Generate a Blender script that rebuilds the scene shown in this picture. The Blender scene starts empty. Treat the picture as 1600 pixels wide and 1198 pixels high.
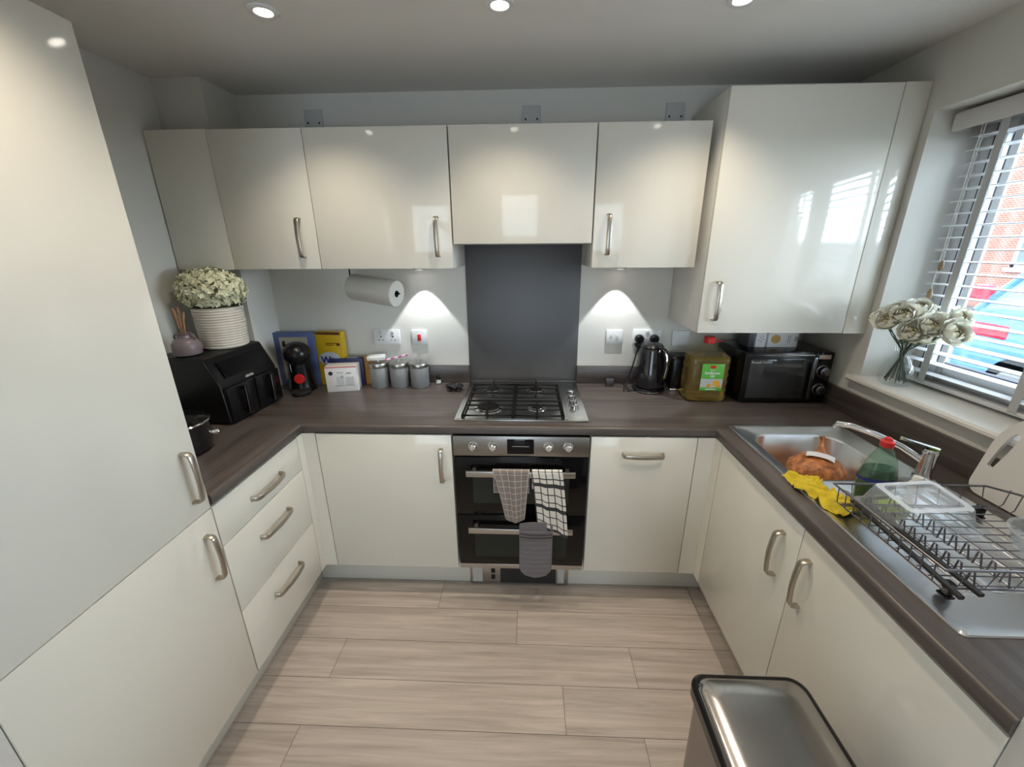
import bpy, bmesh, math, random
from mathutils import Vector, Matrix
random.seed(7)
PI = math.pi
S = bpy.context.scene
COL = S.collection

# ------------------------------------------------------------ camera
cam_d = bpy.data.cameras.new('camera'); cam = bpy.data.objects.new('camera', cam_d); COL.objects.link(cam)
S.camera = cam
cam_d.sensor_fit = 'HORIZONTAL'; cam_d.sensor_width = 36.0; cam_d.lens = 14.1663
cam_d.shift_x = -1.01/1600; cam_d.shift_y = -3.35/1600
cam_d.clip_start = 0.01; cam_d.clip_end = 200
_r = Vector((0.99924476, 0.03838666, -0.0060307)); _u = Vector((-0.00647685, 0.3175673, 0.94821362)); _f = Vector((-0.0383139, 0.94745843, -0.31757609))
M = Matrix.Identity(4)
for i in range(3):
    M[i][0] = _r[i]; M[i][1] = _u[i]; M[i][2] = -_f[i]
M[0][3], M[1][3], M[2][3] = 0.03, -1.5755, 1.6649
cam.matrix_world = M

# ------------------------------------------------------------ view, world, large lights
S.view_settings.view_transform = 'Standard'
S.view_settings.look = 'None'
S.view_settings.exposure = 0.0
S.view_settings.gamma = 1.0
S.view_settings.use_curve_mapping = False
W = bpy.data.worlds.new('overcast_sky'); S.world = W; W.use_nodes = True
wn = W.node_tree.nodes; bg = wn['Background']
bg.inputs['Color'].default_value = (0.74, 0.88, 1.0, 1); bg.inputs['Strength'].default_value = 4.6

DOWN_W = 24.0; UNDER_W = 10.0
WARM = (1.0, 0.865, 0.69); COOL = (0.93, 0.97, 1.0)

sun_d = bpy.data.lights.new('soft_daylight', 'SUN'); sun_d.energy = 31.0; sun_d.angle = math.radians(80); sun_d.color = (0.80, 0.91, 1.0)
sun = bpy.data.objects.new('soft_daylight', sun_d); COL.objects.link(sun); sun.location = (4, -2, 4)
sun.rotation_euler = Vector((-0.88, 0.27, -0.17)).to_track_quat('-Z', 'Y').to_euler()

def portal(loc, rot, sx, sy):
    L = bpy.data.lights.new('sky_portal', 'AREA'); L.shape = 'RECTANGLE'; L.size = sx; L.size_y = sy
    L.cycles.is_portal = True
    o = bpy.data.objects.new('sky_portal', L); o.location = loc; o.rotation_euler = rot; COL.objects.link(o)
portal((1.80, -0.43, 1.62), (0, PI/2, 0), 1.05, 1.25)
portal((-0.2, -4.98, 1.2), (PI/2, 0, 0), 1.6, 2.1)  # portal for the added rear opening, out of view

# ------------------------------------------------------------ materials
MATS = {}
def mat(name, col, rough=0.5, metal=0.0, coat=0.0, bump=None, spec=0.5, aniso=0.0, var=None, emit=0.0, sheen=0.0):
    if name in MATS: return MATS[name]
    m = bpy.data.materials.new(name); m.use_nodes = True; MATS[name] = m
    nt = m.node_tree; b = nt.nodes['Principled BSDF']
    b.inputs['Base Color'].default_value = (*col, 1); b.inputs['Roughness'].default_value = rough
    b.inputs['Metallic'].default_value = metal; b.inputs['Coat Weight'].default_value = coat
    b.inputs['Coat Roughness'].default_value = 0.04; b.inputs['Specular IOR Level'].default_value = spec
    b.inputs['Anisotropic'].default_value = aniso; b.inputs['Sheen Weight'].default_value = sheen
    if emit:
        b.inputs['Emission Color'].default_value = (*col, 1); b.inputs['Emission Strength'].default_value = emit
    tc = nt.nodes.new('ShaderNodeTexCoord')
    if var:   # (scale vec, amount) mild tonal variation
        mp = nt.nodes.new('ShaderNodeMapping'); mp.inputs['Scale'].default_value = var[0]
        n = nt.nodes.new('ShaderNodeTexNoise'); n.inputs['Scale'].default_value = 1.0; n.inputs['Detail'].default_value = 6
        r = nt.nodes.new('ShaderNodeValToRGB')
        a = var[1]
        r.color_ramp.elements[0].position = 0.3; r.color_ramp.elements[1].position = 0.7
        r.color_ramp.elements[0].color = (*[c*(1-a) for c in col], 1); r.color_ramp.elements[1].color = (*[min(1, c*(1+a)) for c in col], 1)
        nt.links.new(tc.outputs['Object'], mp.inputs[0]); nt.links.new(mp.outputs[0], n.inputs['Vector'])
        nt.links.new(n.outputs['Fac'], r.inputs[0]); nt.links.new(r.outputs[0], b.inputs['Base Color'])
    if bump:  # (scale, strength[, vec])
        mp = nt.nodes.new('ShaderNodeMapping'); mp.inputs['Scale'].default_value = bump[2] if len(bump) > 2 else (1, 1, 1)
        n = nt.nodes.new('ShaderNodeTexNoise'); n.inputs['Scale'].default_value = bump[0]; n.inputs['Detail'].default_value = 4
        bp_ = nt.nodes.new('ShaderNodeBump'); bp_.inputs['Strength'].default_value = bump[1]; bp_.inputs['Distance'].default_value = 0.002
        nt.links.new(tc.outputs['Object'], mp.inputs[0]); nt.links.new(mp.outputs[0], n.inputs['Vector'])
        nt.links.new(n.outputs['Fac'], bp_.inputs['Height']); nt.links.new(bp_.outputs[0], b.inputs['Normal'])
    return m

def clear(name, tint=(1, 1, 1), haze=0.05, hazecol=(0.9, 0.93, 0.95), rough=0.05, body=0.0):
    """thin clear glass / plastic: transparent + fresnel gloss + a little milky diffuse"""
    if name in MATS: return MATS[name]
    m = bpy.data.materials.new(name); m.use_nodes = True; MATS[name] = m
    nt = m.node_tree; nt.nodes.remove(nt.nodes['Principled BSDF']); out = nt.nodes['Material Output']
    t = nt.nodes.new('ShaderNodeBsdfTransparent'); t.inputs[0].default_value = (*tint, 1)
    g = nt.nodes.new('ShaderNodeBsdfGlossy'); g.inputs['Roughness'].default_value = rough
    d = nt.nodes.new('ShaderNodeBsdfDiffuse'); d.inputs[0].default_value = (*hazecol, 1)
    lw = nt.nodes.new('ShaderNodeLayerWeight'); lw.inputs[0].default_value = 0.5
    pw = nt.nodes.new('ShaderNodeMath'); pw.operation = 'POWER'; pw.inputs[1].default_value = 4.0; nt.links.new(lw.outputs['Facing'], pw.inputs[0])
    fr = nt.nodes.new('ShaderNodeMath'); fr.operation = 'MULTIPLY_ADD'; fr.inputs[1].default_value = 0.6; fr.inputs[2].default_value = 0.04; nt.links.new(pw.outputs[0], fr.inputs[0])
    m1 = nt.nodes.new('ShaderNodeMixShader'); m1.inputs[0].default_value = haze
    m2 = nt.nodes.new('ShaderNodeMixShader')
    nt.links.new(t.outputs[0], m1.inputs[1]); nt.links.new(d.outputs[0], m1.inputs[2])
    nt.links.new(fr.outputs[0], m2.inputs[0]); nt.links.new(m1.outputs[0], m2.inputs[1]); nt.links.new(g.outputs[0], m2.inputs[2])
    nt.links.new(m2.outputs[0], out.inputs[0])
    return m

def wood(name, c0, c1, axis, rough=0.35, fine=1.0, attr=False, stretch=26, coat=0.0, bumpk=0.15):
    if name in MATS: return MATS[name]
    m = bpy.data.materials.new(name); m.use_nodes = True; MATS[name] = m
    nt = m.node_tree; b = nt.nodes['Principled BSDF']; N = nt.nodes.new; L = nt.links.new
    tc = N('ShaderNodeTexCoord'); mp = N('ShaderNodeMapping')
    sc = [stretch*fine]*3; sc[axis] = 1.6*fine
    mp.inputs['Scale'].default_value = sc
    vec = tc.outputs['Object']
    if attr:
        at = N('ShaderNodeAttribute'); at.attribute_name = 'tone'
        sc2 = N('ShaderNodeVectorMath'); sc2.operation = 'SCALE'; sc2.inputs['Scale'].default_value = 37.0
        ad = N('ShaderNodeVectorMath'); ad.operation = 'ADD'
        L(at.outputs['Color'], sc2.inputs[0]); L(tc.outputs['Object'], ad.inputs[0]); L(sc2.outputs[0], ad.inputs[1]); vec = ad.outputs[0]
    L(vec, mp.inputs[0])
    n1 = N('ShaderNodeTexNoise'); n1.inputs['Scale'].default_value = 1.0; n1.inputs['Detail'].default_value = 8; n1.inputs['Roughness'].default_value = 0.65
    n1.inputs['Distortion'].default_value = 0.6
    L(mp.outputs[0], n1.inputs['Vector'])
    r = N('ShaderNodeValToRGB'); r.color_ramp.elements[0].position = 0.32; r.color_ramp.elements[1].position = 0.68
    r.color_ramp.elements[0].color = (*c0, 1); r.color_ramp.elements[1].color = (*c1, 1)
    L(n1.outputs['Fac'], r.inputs[0]); colout = r.outputs[0]
    if attr:
        hs = N('ShaderNodeMixRGB'); hs.blend_type = 'MULTIPLY'; hs.inputs[0].default_value = 1.0
        mr = N('ShaderNodeMapRange'); mr.inputs['To Min'].default_value = 0.90; mr.inputs['To Max'].default_value = 1.06
        sp = N('ShaderNodeSeparateColor'); L(at.outputs['Color'], sp.inputs[0]); L(sp.outputs[0], mr.inputs['Value'])
        L(colout, hs.inputs[1]); L(mr.outputs[0], hs.inputs[2]); colout = hs.outputs[0]
    L(colout, b.inputs['Base Color'])
    b.inputs['Roughness'].default_value = rough; b.inputs['Coat Weight'].default_value = coat
    bu = N('ShaderNodeBump'); bu.inputs['Strength'].default_value = bumpk; bu.inputs['Distance'].default_value = 0.001
    L(n1.outputs['Fac'], bu.inputs['Height']); L(bu.outputs[0], b.inputs['Normal'])
    return m

def bricks():
    m = bpy.data.materials.new('red_brick'); m.use_nodes = True
    nt = m.node_tree; b = nt.nodes['Principled BSDF']; tc = nt.nodes.new('ShaderNodeTexCoord'); mp = nt.nodes.new('ShaderNodeMapping')
    mp.inputs['Rotation'].default_value = (PI/2, 0, PI/2)
    t = nt.nodes.new('ShaderNodeTexBrick'); t.inputs['Scale'].default_value = 4.4
    t.inputs['Color1'].default_value = (0.62, 0.22, 0.14, 1); t.inputs['Color2'].default_value = (0.50, 0.17, 0.11, 1); t.inputs['Mortar'].default_value = (0.62, 0.52, 0.46, 1)
    t.inputs['Mortar Size'].default_value = 0.025
    sp = nt.nodes.new('ShaderNodeSeparateXYZ'); cb = nt.nodes.new('ShaderNodeCombineXYZ')
    nt.links.new(tc.outputs['Object'], sp.inputs[0]); nt.links.new(sp.outputs[1], cb.inputs[0]); nt.links.new(sp.outputs[2], cb.inputs[1])
    nt.links.new(cb.outputs[0], t.inputs['Vector']); nt.links.new(t.outputs['Color'], b.inputs['Base Color']); b.inputs['Roughness'].default_value = 0.9
    return m

def check(name, base, line, nx, ny, w, base2=None, double=False):
    """woven check towel: lines on a UV grid"""
    m = bpy.data.materials.new(name); m.use_nodes = True; MATS[name] = m
    nt = m.node_tree; b = nt.nodes['Principled BSDF']; N = nt.nodes.new; L = nt.links.new
    uv = N('ShaderNodeUVMap'); sp = N('ShaderNodeSeparateXYZ'); L(uv.outputs[0], sp.inputs[0])
    def ln(out, n, off=0.0):
        a = N('ShaderNodeMath'); a.operation = 'MULTIPLY_ADD'; a.inputs[1].default_value = n; a.inputs[2].default_value = off; L(out, a.inputs[0])
        f = N('ShaderNodeMath'); f.operation = 'FRACT'; L(a.outputs[0], f.inputs[0])
        c = N('ShaderNodeMath'); c.operation = 'LESS_THAN'; c.inputs[1].default_value = w; L(f.outputs[0], c.inputs[0]); return c.outputs[0]
    outs = [ln(sp.outputs[0], nx), ln(sp.outputs[1], ny)]
    if double: outs.append(ln(sp.outputs[1], ny/3.0, 0.12))
    cur = outs[0]
    for o in outs[1:]:
        mx = N('ShaderNodeMath'); mx.operation = 'MAXIMUM'; L(cur, mx.inputs[0]); L(o, mx.inputs[1]); cur = mx.outputs[0]
    tc = N('ShaderNodeTexCoord'); ns = N('ShaderNodeTexNoise'); ns.inputs['Scale'].default_value = 500; L(tc.outputs['Object'], ns.inputs['Vector'])
    mix = N('ShaderNodeMixRGB'); mix.inputs[1].default_value = (*base, 1); mix.inputs[2].default_value = (*line, 1); L(cur, mix.inputs[0])
    L(mix.outputs[0], b.inputs['Base Color']); b.inputs['Roughness'].default_value = 0.95; b.inputs['Sheen Weight'].default_value = 0.2
    bu = N('ShaderNodeBump'); bu.inputs['Strength'].default_value = 0.4; bu.inputs['Distance'].default_value = 0.001
    L(ns.outputs['Fac'], bu.inputs['Height']); L(bu.outputs[0], b.inputs['Normal'])
    return m

WALL = mat('matt_wall_paint', (0.66, 0.645, 0.60), 0.85, bump=(90, 0.05))
CEIL = mat('matt_ceiling_paint', (0.72, 0.70, 0.67), 0.9)
DOOR = mat('gloss_cream_door', (0.72, 0.695, 0.62), 0.07)
CARC = mat('cream_carcass', (0.68, 0.66, 0.61), 0.35)
PLIN = mat('plinth_laminate', (0.68, 0.67, 0.61), 0.35)
HAND = mat('brushed_nickel', (0.46, 0.42, 0.36), 0.32, 1.0, bump=(300, 0.05))
STEEL = mat('brushed_steel', (0.50, 0.49, 0.47), 0.30, 1.0, aniso=0.5, bump=(60, 0.04, (1, 40, 40)))
STEELD = mat('splashback_steel', (0.135, 0.135, 0.14), 0.5, 0.6, aniso=0.3, bump=(30, 0.05, (30, 1, 1)))
SINKM = mat('sink_steel', (0.76, 0.76, 0.76), 0.30, 1.0, bump=(25, 0.06))
HOBM = mat('hob_steel', (0.44, 0.44, 0.42), 0.24, 1.0, aniso=0.3)
CHROME = mat('chrome', (0.75, 0.75, 0.76), 0.08, 1.0)
BLK = mat('black_plastic', (0.006, 0.006, 0.007), 0.25, spec=0.35)
BLKM = mat('matt_black', (0.014, 0.014, 0.014), 0.55)
BLKG = mat('black_glass', (0.004, 0.004, 0.005), 0.05, spec=0.3)
OVWIN = mat('smoked_oven_glass', (0.020, 0.024, 0.021), 0.08, spec=0.3)
IRON = mat('cast_iron', (0.005, 0.005, 0.005), 0.6, spec=0.25)
WHP = mat('white_plastic', (0.72, 0.72, 0.72), 0.3)
GRYP = mat('grey_plate', (0.52, 0.52, 0.52), 0.35)
UPVC = mat('white_upvc', (0.80, 0.82, 0.84), 0.25)
SILL = mat('sill_gloss_paint', (0.74, 0.71, 0.66), 0.18)
RED = mat('red_plastic', (0.55, 0.02, 0.02), 0.3)
CWX = wood('worktop_grain_x', (0.052, 0.042, 0.038), (0.112, 0.094, 0.086), 0, rough=0.33, stretch=34)
CWY = wood('worktop_grain_y', (0.052, 0.042, 0.038), (0.112, 0.094, 0.086), 1, rough=0.33, stretch=34)
FLOORM = wood('greige_plank', (0.36, 0.305, 0.265), (0.58, 0.51, 0.455), 0, rough=0.42, attr=True, stretch=34)
GAPM = mat('plank_joint', (0.06, 0.05, 0.045), 0.8)
GLASS = clear('window_glass', (0.97, 0.99, 1.0), 0.0)
DARK = mat('dark_gap', (0.02, 0.02, 0.02), 0.9)

# ------------------------------------------------------------ mesh helpers
class MB:
    def __init__(s): s.bm = bmesh.new(); s.uv = None
    def _tag(s, faces, mi):
        for f in faces: f.material_index = mi
    def box(s, x0, x1, y0, y1, z0, z1, bev=0.0, mi=0, seg=2, rot=None, piv=None):
        r = bmesh.ops.create_cube(s.bm, size=1.0); vs = r['verts']
        for v in vs:
            v.co = Vector(((x0+x1)/2+v.co.x*(x1-x0), (y0+y1)/2+v.co.y*(y1-y0), (z0+z1)/2+v.co.z*(z1-z0)))
        fs = set(f for v in vs for f in v.link_faces); s._tag(fs, mi)
        if bev > 0:
            es = set(e for v in vs for e in v.link_edges)
            r2 = bmesh.ops.bevel(s.bm, geom=list(es)+list(vs), offset=bev, segments=seg, affect='EDGES', profile=0.5)
            s._tag(r2['faces'], mi); vs = list(set(r2['verts']) | set(v for v in vs if v.is_valid))
            # collect all verts of this island
            vs = s._island(vs[0])
        if rot is not None:
            p = Vector(piv) if piv else Vector(((x0+x1)/2, (y0+y1)/2, (z0+z1)/2))
            for v in vs: v.co = rot @ (v.co-p) + p
        return vs
    def _island(s, v0):
        seen = {v0}; st = [v0]
        while st:
            v = st.pop()
            for e in v.link_edges:
                o = e.other_vert(v)
                if o not in seen: seen.add(o); st.append(o)
        return list(seen)
    def ring(s, pts): return [s.bm.verts.new(p) for p in pts]
    def bridge(s, a, b, mi=0, closed=True):
        n = len(a); out = []
        for i in range(n if closed else n-1):
            j = (i+1) % n
            try: f = s.bm.faces.new((a[i], a[j], b[j], b[i])); f.material_index = mi; out.append(f)
            except ValueError: pass
        return out
    def lathe(s, prof, c=(0, 0, 0), seg=32, mi=0, axis='z', sx=1.0, sy=1.0, cap=True):
        rings = []
        for r, h in prof:
            pts = []
            for i in range(seg):
                a = 2*PI*i/seg; x, y = r*math.cos(a)*sx, r*math.sin(a)*sy
                if axis == 'z': p = (x, y, h)
                elif axis == 'y': p = (x, h, -y)
                else: p = (h, x, y)
                pts.append(Vector(p)+Vector(c))
            rings.append(s.ring(pts))
        for a, b in zip(rings, rings[1:]): s.bridge(a, b, mi)
        if cap:
            for q, rev in ((rings[0], True), (rings[-1], False)):
                try: f = s.bm.faces.new(list(reversed(q)) if rev else q); f.material_index = mi
                except ValueError: pass
        return rings
    def cyl(s, c, r, h, axis='z', seg=24, mi=0, bev=0.0):
        if bev: return s.lathe([(r-bev, 0), (r, bev), (r, h-bev), (r-bev, h)], c, seg, mi, axis)
        return s.lathe([(r, 0), (r, h)], c, seg, mi, axis)
    def tube(s, pts, r, seg=8, mi=0, closed=False, rs=None):
        pts = [Vector(p) for p in pts]; n = len(pts); rings = []
        up = Vector((0, 0, 1)); prev = None
        for i, p in enumerate(pts):
            if closed: t = pts[(i+1) % n]-pts[i-1]
            else: t = pts[min(i+1, n-1)]-pts[max(i-1, 0)]
            t.normalize()
            if prev is None:
                a = t.cross(up)
                if a.length < 1e-3: a = t.cross(Vector((1, 0, 0)))
            else:
                a = prev - t*prev.dot(t)
                if a.length < 1e-4: a = t.cross(up)
            a.normalize(); b = t.cross(a); prev = a
            rr = rs[i] if rs else r
            rings.append(s.ring([p+a*rr*math.cos(2*PI*k/seg)+b*rr*math.sin(2*PI*k/seg) for k in range(seg)]))
        for a, b in zip(rings, rings[1:]): s.bridge(a, b, mi)
        if closed: s.bridge(rings[-1], rings[0], mi)
        else:
            for q in (rings[0], rings[-1]):
                try: s.bm.faces.new(q).material_index = mi
                except ValueError: pass
    def strap(s, pts, wax, w, t, mi=0, ws=None):
        """flat strap swept along pts; wax = width axis"""
        pts = [Vector(p) for p in pts]; wax = Vector(wax).normalized(); n = len(pts); rings = []
        for i, p in enumerate(pts):
            tg = (pts[min(i+1, n-1)]-pts[max(i-1, 0)]).normalized(); nn = tg.cross(wax).normalized()
            ww = ws[i] if ws else w
            c = [(-.5, -.3), (-.5, .3), (-.36, .5), (.36, .5), (.5, .3), (.5, -.3), (.36, -.5), (-.36, -.5)]
            rings.append(s.ring([p+wax*a*ww+nn*b*t for a, b in c]))
        for a, b in zip(rings, rings[1:]): s.bridge(a, b, mi)
        for q in (rings[0], rings[-1]):
            try: s.bm.faces.new(q).material_index = mi
            except ValueError: pass
    def prism(s, poly, axis, a, b, mi=0):
        """poly 2D extruded along axis: x -> (y,z), y -> (x,z), z -> (x,y)"""
        def P(p, h):
            return {'x': (h, p[0], p[1]), 'y': (p[0], h, p[1]), 'z': (p[0], p[1], h)}[axis]
        A = s.ring([P(p, a) for p in poly]); B = s.ring([P(p, b) for p in poly])
        s.bridge(A, B, mi)
        for q in (A, B):
            f = s.bm.faces.new(q); f.material_index = mi
    def ball(s, c, r, seg=16, rings=10, mi=0, sc=(1, 1, 1), jit=0.0):
        R = bmesh.ops.create_uvsphere(s.bm, u_segments=seg, v_segments=rings, radius=1.0)
        for v in R['verts']:
            k = 1+random.uniform(-jit, jit)
            v.co = Vector((v.co.x*r*sc[0]*k, v.co.y*r*sc[1]*k, v.co.z*r*sc[2]*k))+Vector(c)
        s._tag(set(f for v in R['verts'] for f in v.link_faces), mi)
    def grid(s, fn, nu, nv, mi=0, uvfn=None, thick=None):
        """open surface from fn(u,v); thick gives it a back side"""
        if uvfn and s.uv is None: s.uv = s.bm.loops.layers.uv.new('UVMap')
        V = [[s.bm.verts.new(fn(i/nu, j/nv)) for i in range(nu+1)] for j in range(nv+1)]
        fs = []
        for j in range(nv):
            for i in range(nu):
                f = s.bm.faces.new((V[j][i], V[j][i+1], V[j+1][i+1], V[j+1][i])); f.material_index = mi; fs.append(f)
                if uvfn:
                    for l, (a, b) in zip(f.loops, ((i, j), (i+1, j), (i+1, j+1), (i, j+1))): l[s.uv].uv = uvfn(a/nu, b/nv)
        if thick:
            bmesh.ops.recalc_face_normals(s.bm, faces=fs)
            bmesh.ops.solidify(s.bm, geom=fs, thickness=thick)
        return V
    def build(s, name, material, parent=None, loc=None, rotz=0, sharp=38, recalc=True):
        bm = s.bm
        if recalc: bmesh.ops.recalc_face_normals(bm, faces=bm.faces[:])
        th = math.radians(sharp)
        for f in bm.faces: f.smooth = True
        for e in bm.edges:
            if len(e.link_faces) == 2:
                try:
                    if e.calc_face_angle() > th: e.smooth = False
                except ValueError: pass
        me = bpy.data.meshes.new(name); bm.to_mesh(me); bm.free()
        ms = material if isinstance(material, (list, tuple)) else [material]
        for m in ms: me.materials.append(m)
        o = bpy.data.objects.new(name, me); COL.objects.link(o)
        if parent is not None: o.parent = parent
        if loc is not None: o.location = loc
        if rotz: o.rotation_euler = (0, 0, rotz)
        return o

def tag(o, label, cat, group=None, kind=None):
    o['label'] = label; o['category'] = cat
    if group: o['group'] = group
    if kind: o['kind'] = kind
    return o
def thing(name, label, cat, loc=(0, 0, 0), rotz=0.0, group=None):
    o = bpy.data.objects.new(name, None); COL.objects.link(o); o.empty_display_size = 0.05
    o.location = loc; o.rotation_euler = (0, 0, rotz)
    return tag(o, label, cat, group)
def struct(o, label=None, cat=None):
    o['kind'] = 'structure'
    if label: o['label'] = label
    if cat: o['category'] = cat
    return o
def lab(o, t): o['label'] = t; return o
def copy_tree(root, loc, rotz=None, label=None):
    r = root.copy(); COL.objects.link(r); r.location = loc
    if rotz is not None: r.rotation_euler = (0, 0, rotz)
    if label: r['label'] = label
    for ch in root.children:
        c = ch.copy(); COL.objects.link(c); c.parent = r
        for g in ch.children:
            d = g.copy(); COL.objects.link(d); d.parent = c
    return r
def text(name, body, size, m, parent, loc, rot=(PI/2, 0, 0), ext=0.0003, align='CENTER', shear=0.0, bold=0.0):
    c = bpy.data.curves.new(name, 'FONT'); c.body = body; c.size = size; c.extrude = ext; c.align_x = align; c.align_y = 'CENTER'; c.offset = bold; c.shear = shear
    c.resolution_u = 3
    tmp = bpy.data.objects.new(name+'_tmp', c)
    me = bpy.data.meshes.new_from_object(tmp); bpy.data.objects.remove(tmp); bpy.data.curves.remove(c)
    me.materials.clear(); me.materials.append(m); me.name = name
    o = bpy.data.objects.new(name, me); COL.objects.link(o); o.parent = parent; o.location = loc; o.rotation_euler = rot
    return o

# ------------------------------------------------------------ dimensions
XL, XR = -0.967, 0.828            # faces of the left and right base units
YB = 0.596; XWL, XWR = -1.5716, 1.4894
ZC = 2.3456; WT = 0.933; ZD1 = 0.889; ZD0 = 0.169
YE = -1.10
YW = 0.268; ZW0, ZW1, ZH = 1.572, 2.1285, 1.6745
RY0, RY1, RZ0, RZ1 = -1.03, 0.17, 1.115, 2.1214     # window opening

# ------------------------------------------------------------ room
m = MB()
rows = []
y = 0.086+0.172; k = 0
joints = {0: -0.40, 1: -0.014, 2: 0.476, 3: 0.175, 4: 0.451, 5: -0.2}
bm = m.bm; cl = bm.loops.layers.float_color.new('tone')
m.box(-2.6, 1.79, -5.1, 0.62, -0.05, -0.0015, mi=1)
yy = 0.086; r = 0
def plank(x0, x1, y0, y1, tone):
    vs = m.ring([(x0, y0, 0), (x1, y0, 0), (x1, y1, 0), (x0, y1, 0)]); f = bm.faces.new(vs)
    for l in f.loops: l[cl] = (tone[0], tone[1], tone[2], 1)
y1 = 0.086+0.172*3+0.001
r = -3
while y1 > -5.1:
    y0 = y1-0.172
    off = joints.get(r, (r*0.47) % 1.25)
    x = off-1.25*4
    while x < 1.79:
        a, b = max(-2.6, x), min(1.79, x+1.25)
        if b-a > 0.01: plank(a+0.0008, b-0.0008, y0+0.0008, y1-0.0008, (random.random(), random.random(), random.random()))
        x += 1.25
    y1 = y0; r += 1
fl = m.build('floor', [FLOORM, GAPM], recalc=False); struct(fl)

m = MB(); m.box(-2.6, 1.79, -5.1, 0.716, ZC, ZC+0.1); struct(m.build('ceiling', CEIL))
m = MB(); m.box(-1.75, 2.0, YB, YB+0.12, 0, ZC); struct(m.build('wall_back', WALL))
m = MB(); m.box(XWL-0.12, XWL, -1.12, YB, 0, ZC)
m.box(-1.3557-0.22, -1.3557, 0.377, YB, 0, ZC)
m.box(-2.6, -0.972, -1.24, -1.0945, 0, ZC)
struct(m.build('wall_left', WALL))
m = MB()
T = 0.30
m.box(XWR, XWR+T, RY0, RY1, 0, RZ0-0.022)
m.box(XWR, XWR+T, RY0, RY1, RZ1, ZC)
m.box(XWR, XWR+T, RY1, YB+0.12, 0, ZC)
m.box(XWR, XWR+T, -1.24, RY0, 0, ZC)
m.box(0.831, 1.79, -1.24, YE-0.0005, 0, ZC)
struct(m.build('wall_right', WALL))
m = MB()
m.box(-2.7, -2.6, -5.1, -1.1, 0, ZC); m.box(1.49, 1.79, -5.1, -1.24, 0, ZC)
m.box(-2.6, -1.0, -5.1, -5.0, 0, ZC); m.box(0.6, 1.49, -5.1, -5.0, 0, ZC); m.box(-1.0, 0.6, -5.1, -5.0, 2.15, ZC); m.box(-1.0, 0.6, -5.1, -5.0, 0, 0.08)  # rear wall, with an unseen opening added to let sky light in
struct(m.build('wall_front', WALL))

# window: upvc frame, sash, glass
win = bpy.data.objects.new('window_1', None); COL.objects.link(win); win.location = (1.69, -0.43, RZ0); struct(win)
def fr(y0, y1, z0, z1, x0, x1, w, mb):
    mb.box(x0, x1, y0, y1, z0, z0+w, 0.004); mb.box(x0, x1, y0, y1, z1-w, z1, 0.004)
    mb.box(x0, x1, y0, y0+w, z0+w, z1-w, 0.004); mb.box(x0, x1, y1-w, y1, z0+w, z1-w, 0.004)
hw, hh = 0.6, (RZ1-RZ0)
m = MB(); fr(-0.6, 0.6, 0, hh, 0.0, 0.07, 0.038, m); m.box(0, 0.07, -0.03, 0.03, 0.038, hh-0.038, 0.004); m.build('frame', UPVC, win)
for a, b in ((-0.562, -0.03), (0.03, 0.562)):
    m = MB(); fr(a+0.013, b-0.013, 0.051, hh-0.051, -0.012, 0.05, 0.042, m); sh = m.build('sash', UPVC, win)
    m = MB(); fr(a+0.0005, b-0.0005, 0.0385, hh-0.0385, -0.004, 0.04, 0.0125, m); fr(a+0.055, b-0.055, 0.093, hh-0.093, 0.006, 0.03, 0.004, m); m.build('gasket', mat('rubber_gasket', (0.03, 0.04, 0.06), 0.6), sh)
    m = MB(); m.box(0.02, 0.024, a+0.05, b-0.05, 0.10, hh-0.10); m.build('pane', GLASS, sh)
# sill board
m = MB()
xs = 1.456
m.prism([(xs+0.008, RZ0-0.026), (xs, RZ0-0.018), (xs, RZ0-0.008), (xs+0.008, RZ0), (1.69, RZ0), (1.69, RZ0-0.026)], 'y', RY0-0.04, RY1+0.04)
s = m.build('window_sill', SILL, win); s.location = (-1.69, 0.43, -RZ0)
for v in s.data.vertices:       # trim the board inside the wall to the reveal
    if v.co.x > 1.50: v.co.y = max(RY0, min(RY1, v.co.y))

# venetian blind
bl = thing('venetian_blind', 'white slatted venetian blind with grey ladder tapes hanging in the window', 'blind', (1.645, -0.43, RZ0))
LYa, LYb = -0.58, 0.58
SL = mat('white_slat', (0.80, 0.81, 0.82), 0.35)
m = MB(); m.prism([(-0.088, 0.932), (-0.092, 0.94), (-0.092, 0.985), (-0.086, 0.993), (-0.03, 0.997), (-0.03, 0.992), (-0.08, 0.985), (-0.085, 0.937)], 'y', LYa-0.005, LYb+0.005)
m.box(-0.088, -0.03, LYb-0.002, LYb+0.004, 0.934, 0.992); m.build('valance', mat('valance_white', (0.62, 0.60, 0.58), 0.4), bl)
m = MB(); m.box(-0.027, 0.027, LYa, LYb, 0.95, 0.995, 0.003); m.build('head_rail', WHP, bl)
m = MB(); m.box(-0.025, 0.025, LYa, LYb, 0.012, 0.028, 0.004); m.build('bottom_rail', WHP, bl)
slat = None
for i in range(21):
    z = 0.055+i*0.0428
    if slat is None:
        m = MB()
        m.prism([(-0.025, 0.002), (-0.012, 0.0045), (0.0, 0.0055), (0.012, 0.0045), (0.025, 0.002), (0.025, -0.0005), (0.012, 0.002), (0, 0.003), (-0.012, 0.002), (-0.025, -0.0005)], 'y', LYa, LYb)
        slat = m.build('slat', SL, bl, loc=(0, 0, z)); c = slat
    else:
        c = slat.copy(); COL.objects.link(c); c.parent = bl; c.location = (0, 0, z)
TAPE = mat('grey_ladder_tape', (0.50, 0.50, 0.49), 0.9)
for ty in (0.465, 0.14, -0.19, -0.52):
    m = MB(); m.box(-0.0285, -0.0275, ty-0.013, ty+0.013, 0.02, 0.96); m.box(0.0275, 0.0285, ty-0.013, ty+0.013, 0.02, 0.96); m.build('ladder_tape', TAPE, bl)
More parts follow.
